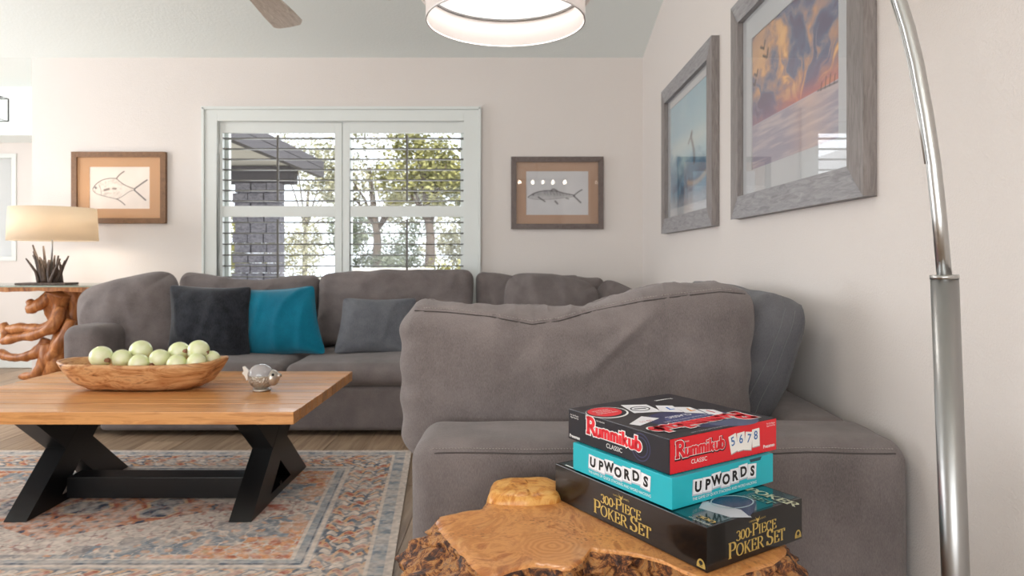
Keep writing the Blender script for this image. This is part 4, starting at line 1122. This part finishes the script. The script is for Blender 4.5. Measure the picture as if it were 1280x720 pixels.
def radial(th):
    d = Vector((math.cos(th), math.sin(th))); best = .1
    for i in range(len(poly)):
        a = poly[i]; b_ = poly[(i+1) % len(poly)]; ex, ey = b_.x-a.x, b_.y-a.y
        den = d.x*ey-d.y*ex
        if abs(den) < 1e-9: continue
        t = (a.x*ey-a.y*ex)/den; s = (a.x*d.y-a.y*d.x)/den
        if t > 0 and -1e-6 <= s <= 1+1e-6: best = max(best, t)
    return best
NS = 620
v = []; tf = []; bfc = []
RR_ = [radial(2*PI*k/NS) for k in range(NS)]
tops = [0.0001, .12, .25, .4, .55, .68, .78, .86, .92, .96, .985, 1.0]
skirt = [(.004, -.004), (.010, -.010), (.018, -.017), (.026, -.025), (.034, -.034), (.040, -.043), (.045, -.053), (.046, -.064), (.044, -.076), (.038, -.088), (.028, -.100), (.012, -.112), (-.01, -.124), (-.04, -.136), (-.08, -.15)]
sk2 = []
for i in range(len(skirt)-1):
    for k in range(3): sk2.append(tuple(skirt[i][j]+(skirt[i+1][j]-skirt[i][j])*k/3 for j in (0, 1)))
skirt = sk2+[skirt[-1]]
nr = 0
for s in tops:
    for k in range(NS):
        t = 2*PI*k/NS; r = RR_[k]*s
        if s > .9: r += ns((math.cos(t)*3, math.sin(t)*3, 0), (6, 6, 1), 3)*.004*(s-.9)*10
        x, y = r*math.cos(t), r*math.sin(t)
        z = TB-.004*max(0, (s-.93)/.07)**2 + ns((x, y, 0), (8, 8, 1), 1)*.0006
        v.append((x, y, z))
    nr += 1
for (o_, dz) in skirt:
    for k in range(NS):
        t = 2*PI*k/NS; c, s_ = math.cos(t), math.sin(t)
        back = max(0, s_)  # towards the sofa arm the rim stays tight
        left = max(0, -c)
        oo = o_*(1-back*.85)*(1+.55*left) if o_ > 0 else o_
        r = RR_[k]+oo; p = Vector((r*c, r*s_, TB+dz))
        amp = min(1, -dz/.02)
        tt = noise.turbulence(Vector((p.x*16, p.y*16, p.z*26)), 4, False)
        pit = max(0, noise.noise(p*26+Vector((3, 1, 7)))-.12); knb = 1-min(1, noise.voronoi(p*42)[0][0]*2.2)
        dsp = ((tt-.55)*.034+knb*.013-pit*.05)*amp*(1-.75*back)+ns(p, (80, 80, 80), 2)*.006*amp
        p = Vector(((r+dsp)*c, (r+dsp)*s_, p.z+ns(p, (30, 30, 30), 6)*.008*amp))
        v.append(p)
    nr += 1
for i, (rr0, z) in enumerate(((.16, -.18), (.12, -.25), (.10, -.34), (.11, -.42), (.16, -.49), (.19, -.517))):
    for k in range(NS):
        t = 2*PI*k/NS; r = rr0*(1+.3*math.sin(t*5+z*6))*(1+.2*ns((math.cos(t), math.sin(t), z), (4, 4, 9), 3)); v.append((r*math.cos(t), r*math.sin(t), TB+z))
    nr += 1
nt_ = len(tops)
tv = v[:nt_*NS]; tfc = [(i*NS+k, i*NS+(k+1) % NS, (i+1)*NS+(k+1) % NS, (i+1)*NS+k) for i in range(nt_-1) for k in range(NS)]
mesh('slab_top', tv, tfc, M['burl'], burl, smooth=True)
bv = v[(nt_-1)*NS:(nt_+len(skirt))*NS]; nb = len(skirt)+1
mesh('bark_rim', bv, [(i*NS+k, i*NS+(k+1) % NS, (i+1)*NS+(k+1) % NS, (i+1)*NS+k) for i in range(nb-1) for k in range(NS)], M['bark'], burl, smooth=True)
pv = v[(nt_+len(skirt)-1)*NS:]; npv = len(pv)//NS
mesh('trunk', pv, [(i*NS+k, i*NS+(k+1) % NS, (i+1)*NS+(k+1) % NS, (i+1)*NS+k) for i in range(npv-1) for k in range(NS)]+[tuple((npv-1)*NS+k for k in range(NS-1, -1, -1))], M['bark'], burl, smooth=True)
# raised knob at the back left
M['knob'] = wood('golden_knob', [(.3, s2l((150, 84, 34))), (.45, s2l((208, 140, 64))), (.6, s2l((228, 176, 100))), (.72, s2l((206, 136, 66)))], (22, 22, 6), .32, nscale=1.8, bs=.6)
kc = Vector((.016, 1.385, TB-.013))-BC
v = []; f = []; a_, b_ = 48, 24
for i in range(b_+1):
    th = PI*i/b_
    for k in range(a_):
        ph = 2*PI*k/a_; n_ = Vector((math.sin(th)*math.cos(ph), math.sin(th)*math.sin(ph), math.cos(th)))
        e = 4.5; q_ = (abs(n_.x)**e+abs(n_.y)**e+abs(n_.z)**e)**(-1/e)
        p = Vector((n_.x*.074, n_.y*.062, n_.z*.034))*q_
        p += n_*(ns(p, (22, 22, 10), 4)*.007*(1 if n_.z < .7 else .2)+abs(ns(p, (60, 60, 12), 8))*.004*(1-abs(n_.z)))
        p.x += .010*n_.z*(1 if n_.x < 0 else 0)
        v.append(p+kc)
for i in range(b_):
    for k in range(a_): q0 = i*a_+k; q1 = i*a_+(k+1) % a_; f.append((q0, q0+a_, q1+a_, q1))
tag(mesh('raised_knob', v, f, M['knob'], burl, smooth=True), 'smooth golden raised knob')

# ---------------------------------------------------------------- lettering tools
def flat(c, rough=.5, metal=0): 
    key = 'ink_%d_%d_%d' % c
    if key not in M: M[key] = mat(key, s2l(c), rough, metal)
    return M[key]
WHITE = (240, 240, 238); BLACKI = (18, 18, 20)
def face_mx(O, U, V): 
    U = Vector(U); V = Vector(V); N = U.cross(V)
    return Matrix(((U.x, V.x, N.x, O[0]), (U.y, V.y, N.y, O[1]), (U.z, V.z, N.z, O[2]), (0, 0, 0, 1)))
def put(name, v2, f, mt, root, mx, lift):
    vs = [mx @ Vector((p[0], p[1], lift)) for p in v2]
    me = bpy.data.meshes.new(name); me.from_pydata([tuple(a) for a in vs], [], f); me.materials.append(mt)
    o = bpy.data.objects.new(name, me); return link(o, root)
def poly2(name, pts, mt, root, mx, lift): return put(name, pts, [tuple(range(len(pts)))], mt, root, mx, lift)
def bfont(s, size, off=0, shear=0, space=1, align='CENTER'):
    c = bpy.data.curves.new('t', 'FONT'); c.body = s; c.size = size; c.offset = off; c.shear = shear; c.align_x = align; c.space_character = space; c.resolution_u = 3
    o = bpy.data.objects.new('t', c); me = bpy.data.meshes.new_from_object(o)
    v = [(p.co.x, p.co.y) for p in me.vertices]; f = [tuple(p.vertices) for p in me.polygons]
    bpy.data.objects.remove(o); bpy.data.meshes.remove(me); bpy.data.curves.remove(c); return v, f
def text(s, size, x, y, mt, root, mx, lift=.0006, sx=1, rot=0, name='lettering', **k):
    v, f = bfont(s, size, **k); cr, sr = math.cos(rot), math.sin(rot)
    v = [(x+(a*sx)*cr-b_*sr, y+(a*sx)*sr+b_*cr) for a, b_ in v]
    return put(name, v, f, mt, root, mx, lift)
def arc(cx, cy, rx, ry, a0, a1, n=18): return [(cx+rx*math.cos(L(a0+(a1-a0)*i/n)), cy+ry*math.sin(L(a0+(a1-a0)*i/n))) for i in range(n+1)]
GL = {
 '3': (.56, [arc(.25, .74, .2, .235, 160, -80), arc(.25, .26, .23, .25, 85, -160)], []),
 '0': (.60, [arc(.28, .5, .23, .47, 0, 360, 28)], []),
 '·': (.26, [[(.11, .38), (.11, .56)]], []),
 'P': (.68, [[(.16, 0), (.16, 1)], [(.16, .965)]+arc(.36, .72, .24, .245, 90, -90)+[(.16, .475)]], [(.16, 0, .14), (.12, .985, .1)]),
 'I': (.36, [[(.16, 0), (.16, 1)]], [(.16, 0, .14), (.16, .985, .14)]),
 'E': (.66, [[(.16, 0), (.16, 1)], [(.16, .97), (.56, .97)], [(.16, .51), (.46, .51)], [(.16, .03), (.60, .03)], [(.56, .98), (.56, .78)], [(.46, .62), (.46, .4)], [(.60, .02), (.62, .26)]], [(.12, 0, .1), (.12, .985, .1)]),
 'C': (.76, [arc(.40, .5, .33, .48, 42, 318, 26), [(.65, .98), (.65, .68)]], []),
 'O': (.82, [arc(.39, .5, .34, .48, 0, 360, 30)], []),
 'K': (.78, [[(.16, 0), (.16, 1)], [(.2, .42), (.62, .97)], [(.30, .56), (.66, .02)]], [(.16, 0, .14), (.16, .985, .14), (.62, .985, .13), (.68, 0, .13)]),
 'R': (.78, [[(.16, 0), (.16, 1)], [(.16, .965)]+arc(.36, .73, .24, .235, 90, -90)+[(.16, .49)], [(.38, .5), (.70, .02)]], [(.16, 0, .14), (.12, .985, .1), (.72, 0, .1)]),
 'S': (.62, [arc(.28, .745, .2, .225, 35, 262, 18)+arc(.28, .26, .23, .245, 82, -150, 18), [(.49, .98), (.49, .74)], [(.05, .02), (.05, .28)]], []),
 'T': (.72, [[(.33, 0), (.33, 1)], [(.04, .97), (.62, .97)], [(.04, .99), (.03, .74)], [(.62, .99), (.63, .74)]], [(.33, 0, .15)]),
 'u': (.62, [[(.12, .64), (.12, .24)]+arc(.29, .2, .17, .19, 180, 360, 10), [(.48, .64), (.48, .0)]], []),
 'm': (.90, [[(.12, 0), (.12, .64)], arc(.27, .44, .16, .18, 150, 0, 10)+[(.43, .0)], arc(.59, .44, .16, .18, 150, 0, 10)+[(.75, .0)]], []),
 'i': (.30, [[(.13, 0), (.13, .64)], [(.13, .82), (.13, .92)]], []),
 'k': (.60, [[(.12, 0), (.12, 1)], [(.16, .3), (.46, .62)], [(.24, .36), (.5, .0)]], []),
 'b': (.62, [[(.12, 0), (.12, 1)], arc(.32, .31, .2, .3, 0, 360, 18)], []),
 ' ': (.34, [], []),
}
def strokes(s, caps, thick, thin, serif=.05, extra=0, bigfirst=None, tail=True):
    """letters as ribbons with thick uprights and thin bars; returns 2-D verts, faces and advance width"""
    v = []; f = []; x0 = 0
    def rib(pl, w=None, sc=1, ox=0):
        n0 = len(v); n_ = len(pl)
        for i, (x, y) in enumerate(pl):
            a = pl[max(i-1, 0)]; b_ = pl[min(i+1, n_-1)]; dx, dy = b_[0]-a[0], b_[1]-a[1]; l_ = math.hypot(dx, dy) or 1
            dx /= l_; dy /= l_
            ww = (w if w else thin+(thick-thin)*abs(dy)**1.3*(1 if dx*dy <= 0.02 or abs(dx) < .1 or n_ > 4 else .45))/2+extra
            ex = extra if i in (0, n_-1) else 0; sg = -1 if i == 0 else 1
            px_, py_ = x+dx*ex*sg, y+dy*ex*sg
            v.append((ox+(px_-dy*ww)*sc, (py_+dx*ww)*sc)); v.append((ox+(px_+dy*ww)*sc, (py_-dx*ww)*sc))
        for i in range(n_-1): k = n0+2*i; f.append((k, k+1, k+3, k+2))
    for ch_i, ch_ in enumerate(s):
        adv, st_, se = GL[ch_]; sc = caps
        if bigfirst and ch_i in bigfirst: sc = caps*1.28
        for pl in st_: rib(pl, sc=sc, ox=x0)
        if serif:
            for (sx_, sy_, sw) in se: rib([(sx_-sw, sy_+(.02 if sy_ < .5 else -.02)), (sx_+sw, sy_+(.02 if sy_ < .5 else -.02))], w=serif, sc=sc, ox=x0)
        x0 += adv*sc
    return v, f, x0
def stext(s, caps, cx, y, mt, root, mx, lift, width=None, slope=0, **k):
    v, f, w = strokes(s, caps, **k); sx = (width/w) if width else 1
    v = [(cx+(a-w/2)*sx, y+b_+slope*(a-w/2)*sx) for a, b_ in v]
    return put('lettering', v, f, mt, root, mx, lift)
def ellipse2(cx, cy, rx, ry, n=32, a0=0, a1=360): return [(cx+rx*math.cos(L(a0+(a1-a0)*i/n)), cy+ry*math.sin(L(a0+(a1-a0)*i/n))) for i in range(n)]

def gamebox(label, F_, rz, w, d, h, z, mt, side=None, bev=.0009):
    r = empty('board_game_box', (F_[0], F_[1], z), L(rz), label=label, cat='box', group='board games stacked on the side table')
    box('lid', 0, w, 0, d, 0, h, mt, r, bev=bev)
    RF = face_mx((0, 0, 0), (1, 0, 0), (0, 0, 1)); LF = face_mx((0, d, 0), (0, -1, 0), (0, 0, 1))
    return r, RF, LF
def topmap(root, z):
    a = root.rotation_euler.z; lx, ly = root.location.x, root.location.y
    def g(x, y):          # measured picture point -> coordinates on the lid
        p = G(x, y, z); dx, dy = p.x-lx, p.y-ly
        return (dx*math.cos(a)+dy*math.sin(a), -dx*math.sin(a)+dy*math.cos(a))
    return g
c6 = lambda x, y: (690+x*320/1002, 490+y*230/720)
TOPM = lambda h: face_mx((0, 0, h), (1, 0, 0), (0, 1, 0))

# ---- poker set box
M['gloss_black'] = mat('glossy_black_card', s2l((17, 15, 14)), .2, coat=.3)
M['gold'] = mat('gold_print', s2l((196, 168, 92)), .35, .25)
M['teal_print'] = mat('teal_print', s2l((14, 66, 72)), .12, coat=.6)
pw_, pd_, ph_ = .236, .388, .0686
pk, RF, LF = gamebox('glossy black box with gold lettering, largest at the bottom of the stack', (.290, 1.0355), 33, pw_, pd_, ph_, TB+.0012, M['gloss_black'])
for mx, W_ in ((LF, pd_), (RF, pw_)):
    k = dict(thick=.17, thin=.065)
    cx = W_*.5 if W_ > .3 else W_*.5
    ww = .150 if W_ > .3 else .142
    stext('300·PIECE', .0155, cx-.002, .0335, M['gold'], pk, mx, .0004, width=ww*.70, bigfirst=(4,), **k)
    stext('POKER SET', .0195, cx, .0095, M['gold'], pk, mx, .0004, width=ww, bigfirst=(0, 6), **k)
    text('CARDINAL   CLASSICS', .0042, cx, .0560, M['gold'], pk, mx, .0004)
    bird = [(-.006, .006), (-.002, .002), (0, .0035), (.001, .001), (.006, .0065), (.003, -.001), (.001, -.004), (-.001, -.0035), (-.003, 0)]
    poly2('bird_emblem', [(cx+a, .0565+b_) for a, b_ in bird], M['gold'], pk, mx, .0005)
    bx_ = W_-.012 if W_ > .3 else W_-.012
    dome = ellipse2(bx_, .006, .0085, .0115, 20, 0, 189)
    poly2('badge', dome+[(bx_-.0085, .004), (bx_+.0085, .004)], M['gold'], pk, mx, .0004)
    poly2('badge_mark', ellipse2(bx_, .0115, .004, .0035, 12), flat(BLACKI), pk, mx, .0006)
    text('SPIN', .0035, bx_, .0055, flat(BLACKI), pk, mx, .0006)
T = TOPM(ph_)
tm = topmap(pk, TB+.0012+ph_)
poly2('top_print', [(.006, .006), (pw_-.006, .006), (pw_-.006, pd_-.006), (.006, pd_-.006)], M['teal_print'], pk, T, .0003)
poly2('card_print', [tm(*c6(*q)) for q in ((575, 455), (700, 492), (782, 492), (740, 450), (640, 425), (590, 430))], flat((196, 204, 212), .25), pk, T, .0005)
poly2('card_back_print', [tm(*c6(*q)) for q in ((612, 432), (740, 462), (772, 488), (790, 470), (800, 430), (700, 405), (640, 415))], flat((40, 56, 96), .25), pk, T, .0007)
rg = [tm(*c6(705+86*math.cos(L(a)), 432+26*math.sin(L(a)))) for a in range(0, 360, 12)]
rg2 = [tm(*c6(705+80*math.cos(L(a)), 432+23*math.sin(L(a)))) for a in range(0, 360, 12)]
put('ring_print', rg+rg2, [(i, (i+1) % 30, 30+(i+1) % 30, 30+i) for i in range(30)], flat((170, 190, 196), .25), pk, T, .0009)
KM = lambda p, h: face_mx((p[0], p[1], h), (0, -1, 0), (1, 0, 0))
pA = tm(*c6(862, 412))
stext('POKER', .020, 0, 0, flat((196, 200, 168), .3), pk, KM((pA[0]-.01, pA[1]), ph_), .0011, width=.10, thick=.2, thin=.08)
stext('SET', .015, 0, 0, flat((120, 150, 130), .3), pk, KM((pA[0]-.034, pA[1]+.0), ph_), .0011, width=.045, thick=.2, thin=.08)
pB = tm(*c6(585, 505))
stext('300', .010, 0, 0, M['gold'], pk, KM((pB[0]+.006, pB[1]), ph_), .0011, width=.035, thick=.2, thin=.08)
text('12+  2-6 PLAYERS', .006, 0, 0, flat((220, 215, 190)), pk, KM((pB[0]-.006, pB[1]), ph_), .0011)
poly2('white_print', [(.008, pd_-.10), (.012, pd_-.10), (.012, pd_-.02), (.008, pd_-.02)], flat(WHITE), pk, T, .0006)

# ---- teal word game box
zu = TB+.0012+ph_+.0016
M['teal_card'] = mat('teal_card', s2l((34, 178, 192)), .42)
uw, ud, uh = .259, .259, .0515
up, RF, LF = gamebox('bright turquoise word game box, middle of the stack', (.2523, 1.1036), 33.2, uw, ud, uh, zu, M['teal_card'])
M['tile_w'] = mat('tile_print', s2l((236, 238, 242)), .5); M['tile_s'] = mat('tile_side_print', s2l((186, 194, 206)), .5)
offs = [(-.0005, -3), (-.001, -3), (.0024, 3), (-.0006, -2), (.0014, 0), (.0050, 3), (.0020, -4)]
for mx, W_ in ((LF, ud), (RF, uw)):
    x0 = W_*.495-.080; tw = .0232
    for i, (ch_, (dy, rt)) in enumerate(zip('UPWORDS', offs)):
        cx = x0+tw*(i+.5); cy = .0285+dy; r_ = L(rt)
        def rq(hw, hh, ox=0, oy=0): return [(cx+ox+a*hw*math.cos(r_)-b_*hh*math.sin(r_), cy+oy+a*hw*math.sin(r_)+b_*hh*math.cos(r_)) for a, b_ in ((-1, -1), (1, -1), (1, 1), (-1, 1))]
        poly2('tile_edge', rq(.0122, .0135, -.0006, -.0014), M['tile_s'], up, mx, .0003+i*.00002)
        poly2('tile', rq(.0112, .0122), M['tile_w'], up, mx, .0006+i*.00002)
        text(ch_, .0235, cx, cy-.0082, flat(BLACKI), up, mx, .0010, rot=r_, off=.0011, name='letter')
    text('THE GAME OF QUICK STACKING AND WORD HACKING', .0069, W_*.5, .0062, flat(WHITE), up, mx, .0005, sx=.93)
poly2('top_print', [(uw-.1, .05), (uw-.06, .04), (uw-.05, .09), (uw-.09, .1)], flat(BLACKI), up, TOPM(uh), .0003)
tp_ = empty
poly2('dark_print', [(.195*1, .0455), (.222, .0455), (.226, .0512), (.192, .0512)], flat((40, 70, 84)), up, RF, .0004)

# ---- navy and red tile game box
zr = zu+uh+.0012
M['navy'] = mat('navy_card', s2l((21, 20, 31)), .35, coat=.2)
M['redcard'] = mat('red_card', s2l((222, 28, 40)), .38, coat=.2)
rw, rd, rh = .275, .273, .0585
rk, RF, LF = gamebox('navy and red number tile game box, topmost of the stack', (.2513, 1.1167), 32.8, rw, rd, rh, zr, M['navy'])
tag(poly2('red_side_panel', [(.0006, .0006), (rw-.0006, .0006), (rw-.0006, rh-.0006), (.0006, rh-.0006)], M['redcard'], rk, RF, .0003), 'bright red side panel')
REDL = flat((226, 40, 52))
def logo(mx, cx, y, w, cap, lift=.0006, edge=WHITE):
    for (ex, m_, dl, ox_, oy_) in (((.13, flat((60, 14, 20)), 0, .0012, -.0012), (.07, flat(WHITE), .0002, 0, 0), (.03, REDL, .0004, 0, 0)) if edge != WHITE else ((.10, flat(edge), 0, 0, 0), (.028, REDL, .0003, 0, 0))):
        v, f, ww = strokes('Rummikub', cap, .20, .17, serif=.10, extra=ex, bigfirst=(0,)); sx = w/ww
        v = [(cx+ox_+(a-ww/2)*sx, y+oy_+b_) for a, b_ in v]; put('lettering', v, f, m_, rk, mx, lift+dl)
# swoop circles printed on the navy side
for (a_, r_) in ((.205, .024), (.205, .018)):
    o1 = ellipse2(a_, .030, r_, r_*1.02, 40); o2 = ellipse2(a_, .030, r_-.0022, (r_-.0022)*1.02, 40)
    put('circle_print', o1+o2, [(i, (i+1) % 40, 40+(i+1) % 40, 40+i) for i in range(40)], flat((58, 58, 92)), rk, LF, .0003)
logo(LF, rd*.485, .0235, .150, .0235)
text('CLASSIC', .0118, rd*.50, .0085, flat(WHITE), rk, LF, .0006)
text('THE ORIGINAL', .0036, rd*.36, .0505, flat(WHITE), rk, LF, .0006)
text('Pressman', .0085, .021, .0045, flat(WHITE), rk, LF, .0006, off=.0002)
text('For 2-4 Players\nAges 8 and Up', .0042, .020, .047, flat(WHITE), rk, LF, .0006)
logo(RF, rw*.265, .0255, .120, .0205, edge=(96, 20, 30))
text('CLASSIC', .0105, rw*.25, .0105, flat(WHITE), rk, RF, .0009)
text('THE ORIGINAL', .0036, rw*.12, .0485, flat(WHITE), rk, RF, .0006)
for i, (ch_, rt, dy, c_) in enumerate((('5', 14, -.001, (64, 110, 170)), ('6', 3, .0, (64, 110, 170)), ('7', -9, -.002, (64, 110, 170)), ('8', 2, .001, (64, 110, 170)))):
    cx = rw*(.565+.073*i); cy = .030+dy; r_ = L(rt)
    for (hw, hh, ml, lf, ox, oy) in ((.0105, .0165, flat((170, 160, 160)), .0006, .001, -.0012), (.0100, .0160, flat((240, 236, 230)), .0008, 0, 0)):
        poly2('tile', [(cx+ox+a*hw*math.cos(r_)-b_*hh*math.sin(r_), cy+oy+a*hw*math.sin(r_)+b_*hh*math.cos(r_)) for a, b_ in ((-1, -1), (1, -1), (1, 1), (-1, 1))], ml, rk, RF, lf+i*.00003)
    text(ch_, .022, cx, cy-.003, flat(c_), rk, RF, .0012, rot=r_, off=.0003, name='number')
text('Pressman', .0085, rw*.92, .0080, flat(WHITE), rk, RF, .0006, off=.0002)
text('For 2-4 Players\nAges 8 and Up', .0040, rw*.94, .050, flat(WHITE), rk, RF, .0006)
T = TOPM(rh); tm = topmap(rk, zr+rh)
def tq(name, pts, mt, lf): return poly2(name, [tm(*c6(*q)) for q in pts], mt, rk, T, lf)
# printed blue glow discs
for (cx, cy, rx, ry, c_, lf) in ((560, 105, 190, 34, (52, 52, 92), .0002), (560, 105, 120, 22, (70, 76, 124), .00025), (700, 112, 110, 22, (84, 92, 122), .0003)):
    tq('disc_print', [(cx+rx*math.cos(L(a)), cy+ry*math.sin(L(a))) for a in range(0, 360, 10)], flat(c_), lf)
tq('badge_ring', [(216+84*math.cos(L(a)), 82+22*math.sin(L(a))) for a in range(0, 360, 10)], flat(WHITE), .0005)
tq('badge_gap', [(213+79*math.cos(L(a)), 81+20*math.sin(L(a))) for a in range(0, 360, 10)], flat((30, 28, 40)), .0007)
tq('badge', [(206+68*math.cos(L(a)), 80+17.5*math.sin(L(a))) for a in range(0, 360, 10)], REDL, .0009)
bq = tm(*c6(206, 80))
BM = face_mx((bq[0], bq[1], rh), (-1, 0, 0), (0, -1, 0))
for j, s_ in enumerate(('OVER 50 MILLION', 'GAMES SOLD', 'WORLDWIDE')): text(s_, .0085, 0, .006-j*.011, flat(WHITE), rk, BM, .0012, sx=.75)
for qd in (((268, 52), (370, 50), (432, 78), (322, 84)), ((350, 96), (420, 104), (345, 133), (302, 127)), ((405, 54), (470, 54), (515, 80), (425, 78)), ((480, 60), (540, 60), (605, 85), (520, 82)), ((570, 68), (632, 70), (700, 92), (615, 88))):
    tq('card_print', qd, flat((232, 232, 236)), .0006)
o1 = [tm(*c6(345+40*math.cos(L(a)), 67+9*math.sin(L(a)))) for a in range(0, 360, 12)]; o2 = [tm(*c6(345+34*math.cos(L(a)), 67+7*math.sin(L(a)))) for a in range(0, 360, 12)]
put('ring_print', o1+o2, [(i, (i+1) % 30, 30+(i+1) % 30, 30+i) for i in range(30)], flat((50, 54, 66)), rk, T, .0008)
tq('face_print', ((322, 66), (368, 64), (368, 67), (322, 69)), flat((50, 54, 66)), .0009)
for (x, y, s_, c_) in ((458, 66, '7', (60, 120, 200)), (540, 71, '7', (230, 150, 40)), (622, 78, '1', (200, 60, 60))):
    p_ = tm(*c6(x, y)); text(s_, .030, 0, -.011, flat(c_), rk, face_mx((p_[0], p_[1], rh), (-1, 0, 0), (0, -1, 0)), .0009, off=.0008, name='number')
p_ = tm(*c6(362, 114)); text('10 11', .014, 0, 0, flat((200, 70, 80)), rk, face_mx((p_[0], p_[1], rh), (-1, 0, 0), (0, -1, 0)), .0009)
pa, pb2 = tm(*c6(735, 100)), tm(*c6(372, 160))
TM2 = face_mx((rw, rd, rh), (-1, 0, 0), (0, -1, 0))
lw = min(.235, rw*.86)
logo(TM2, rw*.52, rd-.070, lw, .038, lift=.0012)
text('CLASSIC', .017, rw*.52, rd-.112, flat((230, 230, 236)), rk, TM2, .0012, off=.0003)
text('THE ORIGINAL RUMMY TILE GAME', .0075, rw*.52, rd-.088, flat((220, 220, 226)), rk, TM2, .0012)
text('THE ORIGINAL FAST MOVING GAME', .0055, rw*.62, rd-.010, flat((210, 210, 220)), rk, TM2, .0012)
p_ = tm(*c6(432, 30)); text('Pressman', .012, 0, 0, flat(WHITE), rk, face_mx((p_[0], p_[1], rh), (-1, 0, 0), (0, -1, 0)), .0009, off=.0003)

# ---------------------------------------------------------------- outside the window
st(box('ground', -22, 16, 5.4, 40, -.25, -.15, wood('lawn', [(.35, s2l((128, 124, 112))), (.6, s2l((168, 162, 150)))], (1, 1, 1), .95, nscale=3), None))
M['soffit'] = mat('soffit', s2l((226, 222, 216)), .8); M['fascia'] = mat('fascia', s2l((96, 92, 96)), .7)
M['stone'] = wood('bluestone', [(.35, s2l((108, 106, 116))), (.6, s2l((150, 147, 154)))], (3, 3, 6), .9, nscale=4)
pr_ = empty('patio_roof', (-4.6, 9.5, 0), label='dark-edged patio roof on a stone wall outside the left shutters', cat='roof')
q2 = lambda x0, x1, y0, y1, z0, z1: (x0+4.6, x1+4.6, y0-9.5, y1-9.5, z0, z1)
box('soffit_board', *q2(-7, -3.72, 6.6, 12.7, 2.62, 2.66), M['soffit'], pr_)
box('roof_deck', *q2(-7, -3.60, 6.5, 12.8, 2.67, 2.80), M['fascia'], pr_)
box('fascia', *q2(-3.71, -3.60, 6.5, 12.8, 2.50, 2.66), M['fascia'], pr_)
box('beam', *q2(-6.4, -3.9, 12.0, 12.2, 2.30, 2.61), M['fascia'], pr_)
for r_i in range(14):
    z0 = -.14+r_i*.175
    for c_i in range(3):
        x0 = -4.95+c_i*.28+(r_i % 2)*.05; x1 = x0+.26 if c_i < 2 else -4.12
        box('stone', *q2(x0, x1, 11.9+random.uniform(-.02, .02), 12.15, z0, z0+.165), M['stone'], pr_)
M['trunk'] = mat('tree_bark', s2l((92, 80, 70)), .9)
leafm = []
for i, (c1, c2) in enumerate((((104, 104, 62), (168, 164, 104)), ((120, 122, 98), (186, 180, 150)), ((78, 88, 72), (126, 132, 108)))):
    leafm.append(wood('leaves_%d' % i, [(.35, s2l(c1)), (.65, s2l(c2))], (1, 1, 1), .7, nscale=2))
def tree(x, y, h, rad, mi, n, label, name='tree', cat='tree', trunk=True, zc=None):
    t = empty(name, (x, y, -.15), label=label, cat=cat)
    rnd = random.Random(int(x*31+y*7+n))
    zc = zc or h*.68
    v = []; f = []
    blobs = [(Vector((rnd.uniform(-.6, .6)*rad, rnd.uniform(-.5, .5)*rad, zc+rnd.uniform(-.6, .7)*rad)), rnd.uniform(.3, .55)*rad) for _ in range(9)]
    for i in range(int(n*1.9)):
        c, r_ = rnd.choice(blobs); d = Vector((rnd.gauss(0, 1), rnd.gauss(0, 1), rnd.gauss(0, 1))).normalized()
        p = c+d*r_*rnd.uniform(.55, 1.05); s_ = rnd.uniform(.035, .075)*(1 if name != 'bush' else .6)
        if p.z < .02: continue
        a = Vector((rnd.gauss(0, 1), rnd.gauss(0, 1), rnd.gauss(0, .6))).normalized(); b_ = a.cross(Vector((rnd.gauss(0, 1), rnd.gauss(0, 1), rnd.gauss(0, 1)))).normalized()
        k = len(v); v += [p-a*s_, p-b_*s_*.5, p+a*s_, p+b_*s_*.5]; f.append((k, k+1, k+2, k+3))
    me = mesh('foliage', v, f, leafm[mi], t); me['kind'] = 'stuff'
    if trunk:
        tube('trunk', [(0, 0, 0), (.05, 0, zc*.5), (rnd.uniform(-.2, .2), 0, zc)], [.13, .09, .05], M['trunk'], t, seg=8)
        for k in range(5):
            b0 = Vector((.05, 0, zc*.55)); e_ = blobs[k][0]; tube('branch', [b0, (b0+e_)/2+Vector((0, 0, .15)), e_], [.045, .03, .012], M['trunk'], t, seg=6)
OUT = [(-3.3, 16, 4.8, 1.6, 1, 2200, 'pale leafy tree seen through the left shutters beyond the roof end'),
 (-1.75, 13.6, 4.6, 1.2, 0, 2200, 'yellow-green tree seen through the right shutters nearest the middle stile'),
 (-.9, 18.5, 5.0, 1.6, 2, 2600, 'dark green tree seen far behind the right half of the shutters'),
 (.15, 13.4, 4.4, 1.1, 0, 1900, 'yellow-green tree seen at the right edge of the shutters'),
 (-9.3, 30, 6.4, 2.4, 1, 2200, 'distant pale tree standing beyond the patio roof')]
for a in OUT: tree(*a)
for (x, y, rad_, mi_, lb) in ((-7.7, 20, 1.2, 0, 'low shrub far behind the stone wall at the left of the shutters'), (-8.1, 24.4, 1.35, 1, 'pale grey-green shrub in the far gap right of the stone wall'),
        (-4.8, 20, 1.2, 2, 'grey-green shrub far behind the middle stile'), (-4.1, 24.4, 1.35, 2, 'dark shrub far behind the middle of the right shutters'), (-1.9, 22, 1.3, 1, 'pale shrub far behind the right end of the right shutters')):
    tree(x, y, 3.2, rad_, mi_, 1900, lb, 'shrub', 'shrub', False, 1.45)
tree(-2.2, 11.3, 1.3, .50, 2, 1700, 'rounded dark green bush seen low through the right shutters', 'bush', 'bush', False, .66)
tree(-1.15, 11.2, 1.3, .55, 0, 1700, 'light green bush low at the right edge of the shutters', 'bush', 'bush', False, .56)
tree(-3.75, 11.2, 1.2, .42, 2, 1300, 'green bush low beside the stone wall outside', 'bush', 'bush', False, .42)
box('garden_wall', -2.35, -1.2, 9.8, 10.0, -.15, .85, M['soffit'])
tag(bpy.data.objects['garden_wall'], 'low pale garden wall seen through the bottom of the right shutters', 'wall')
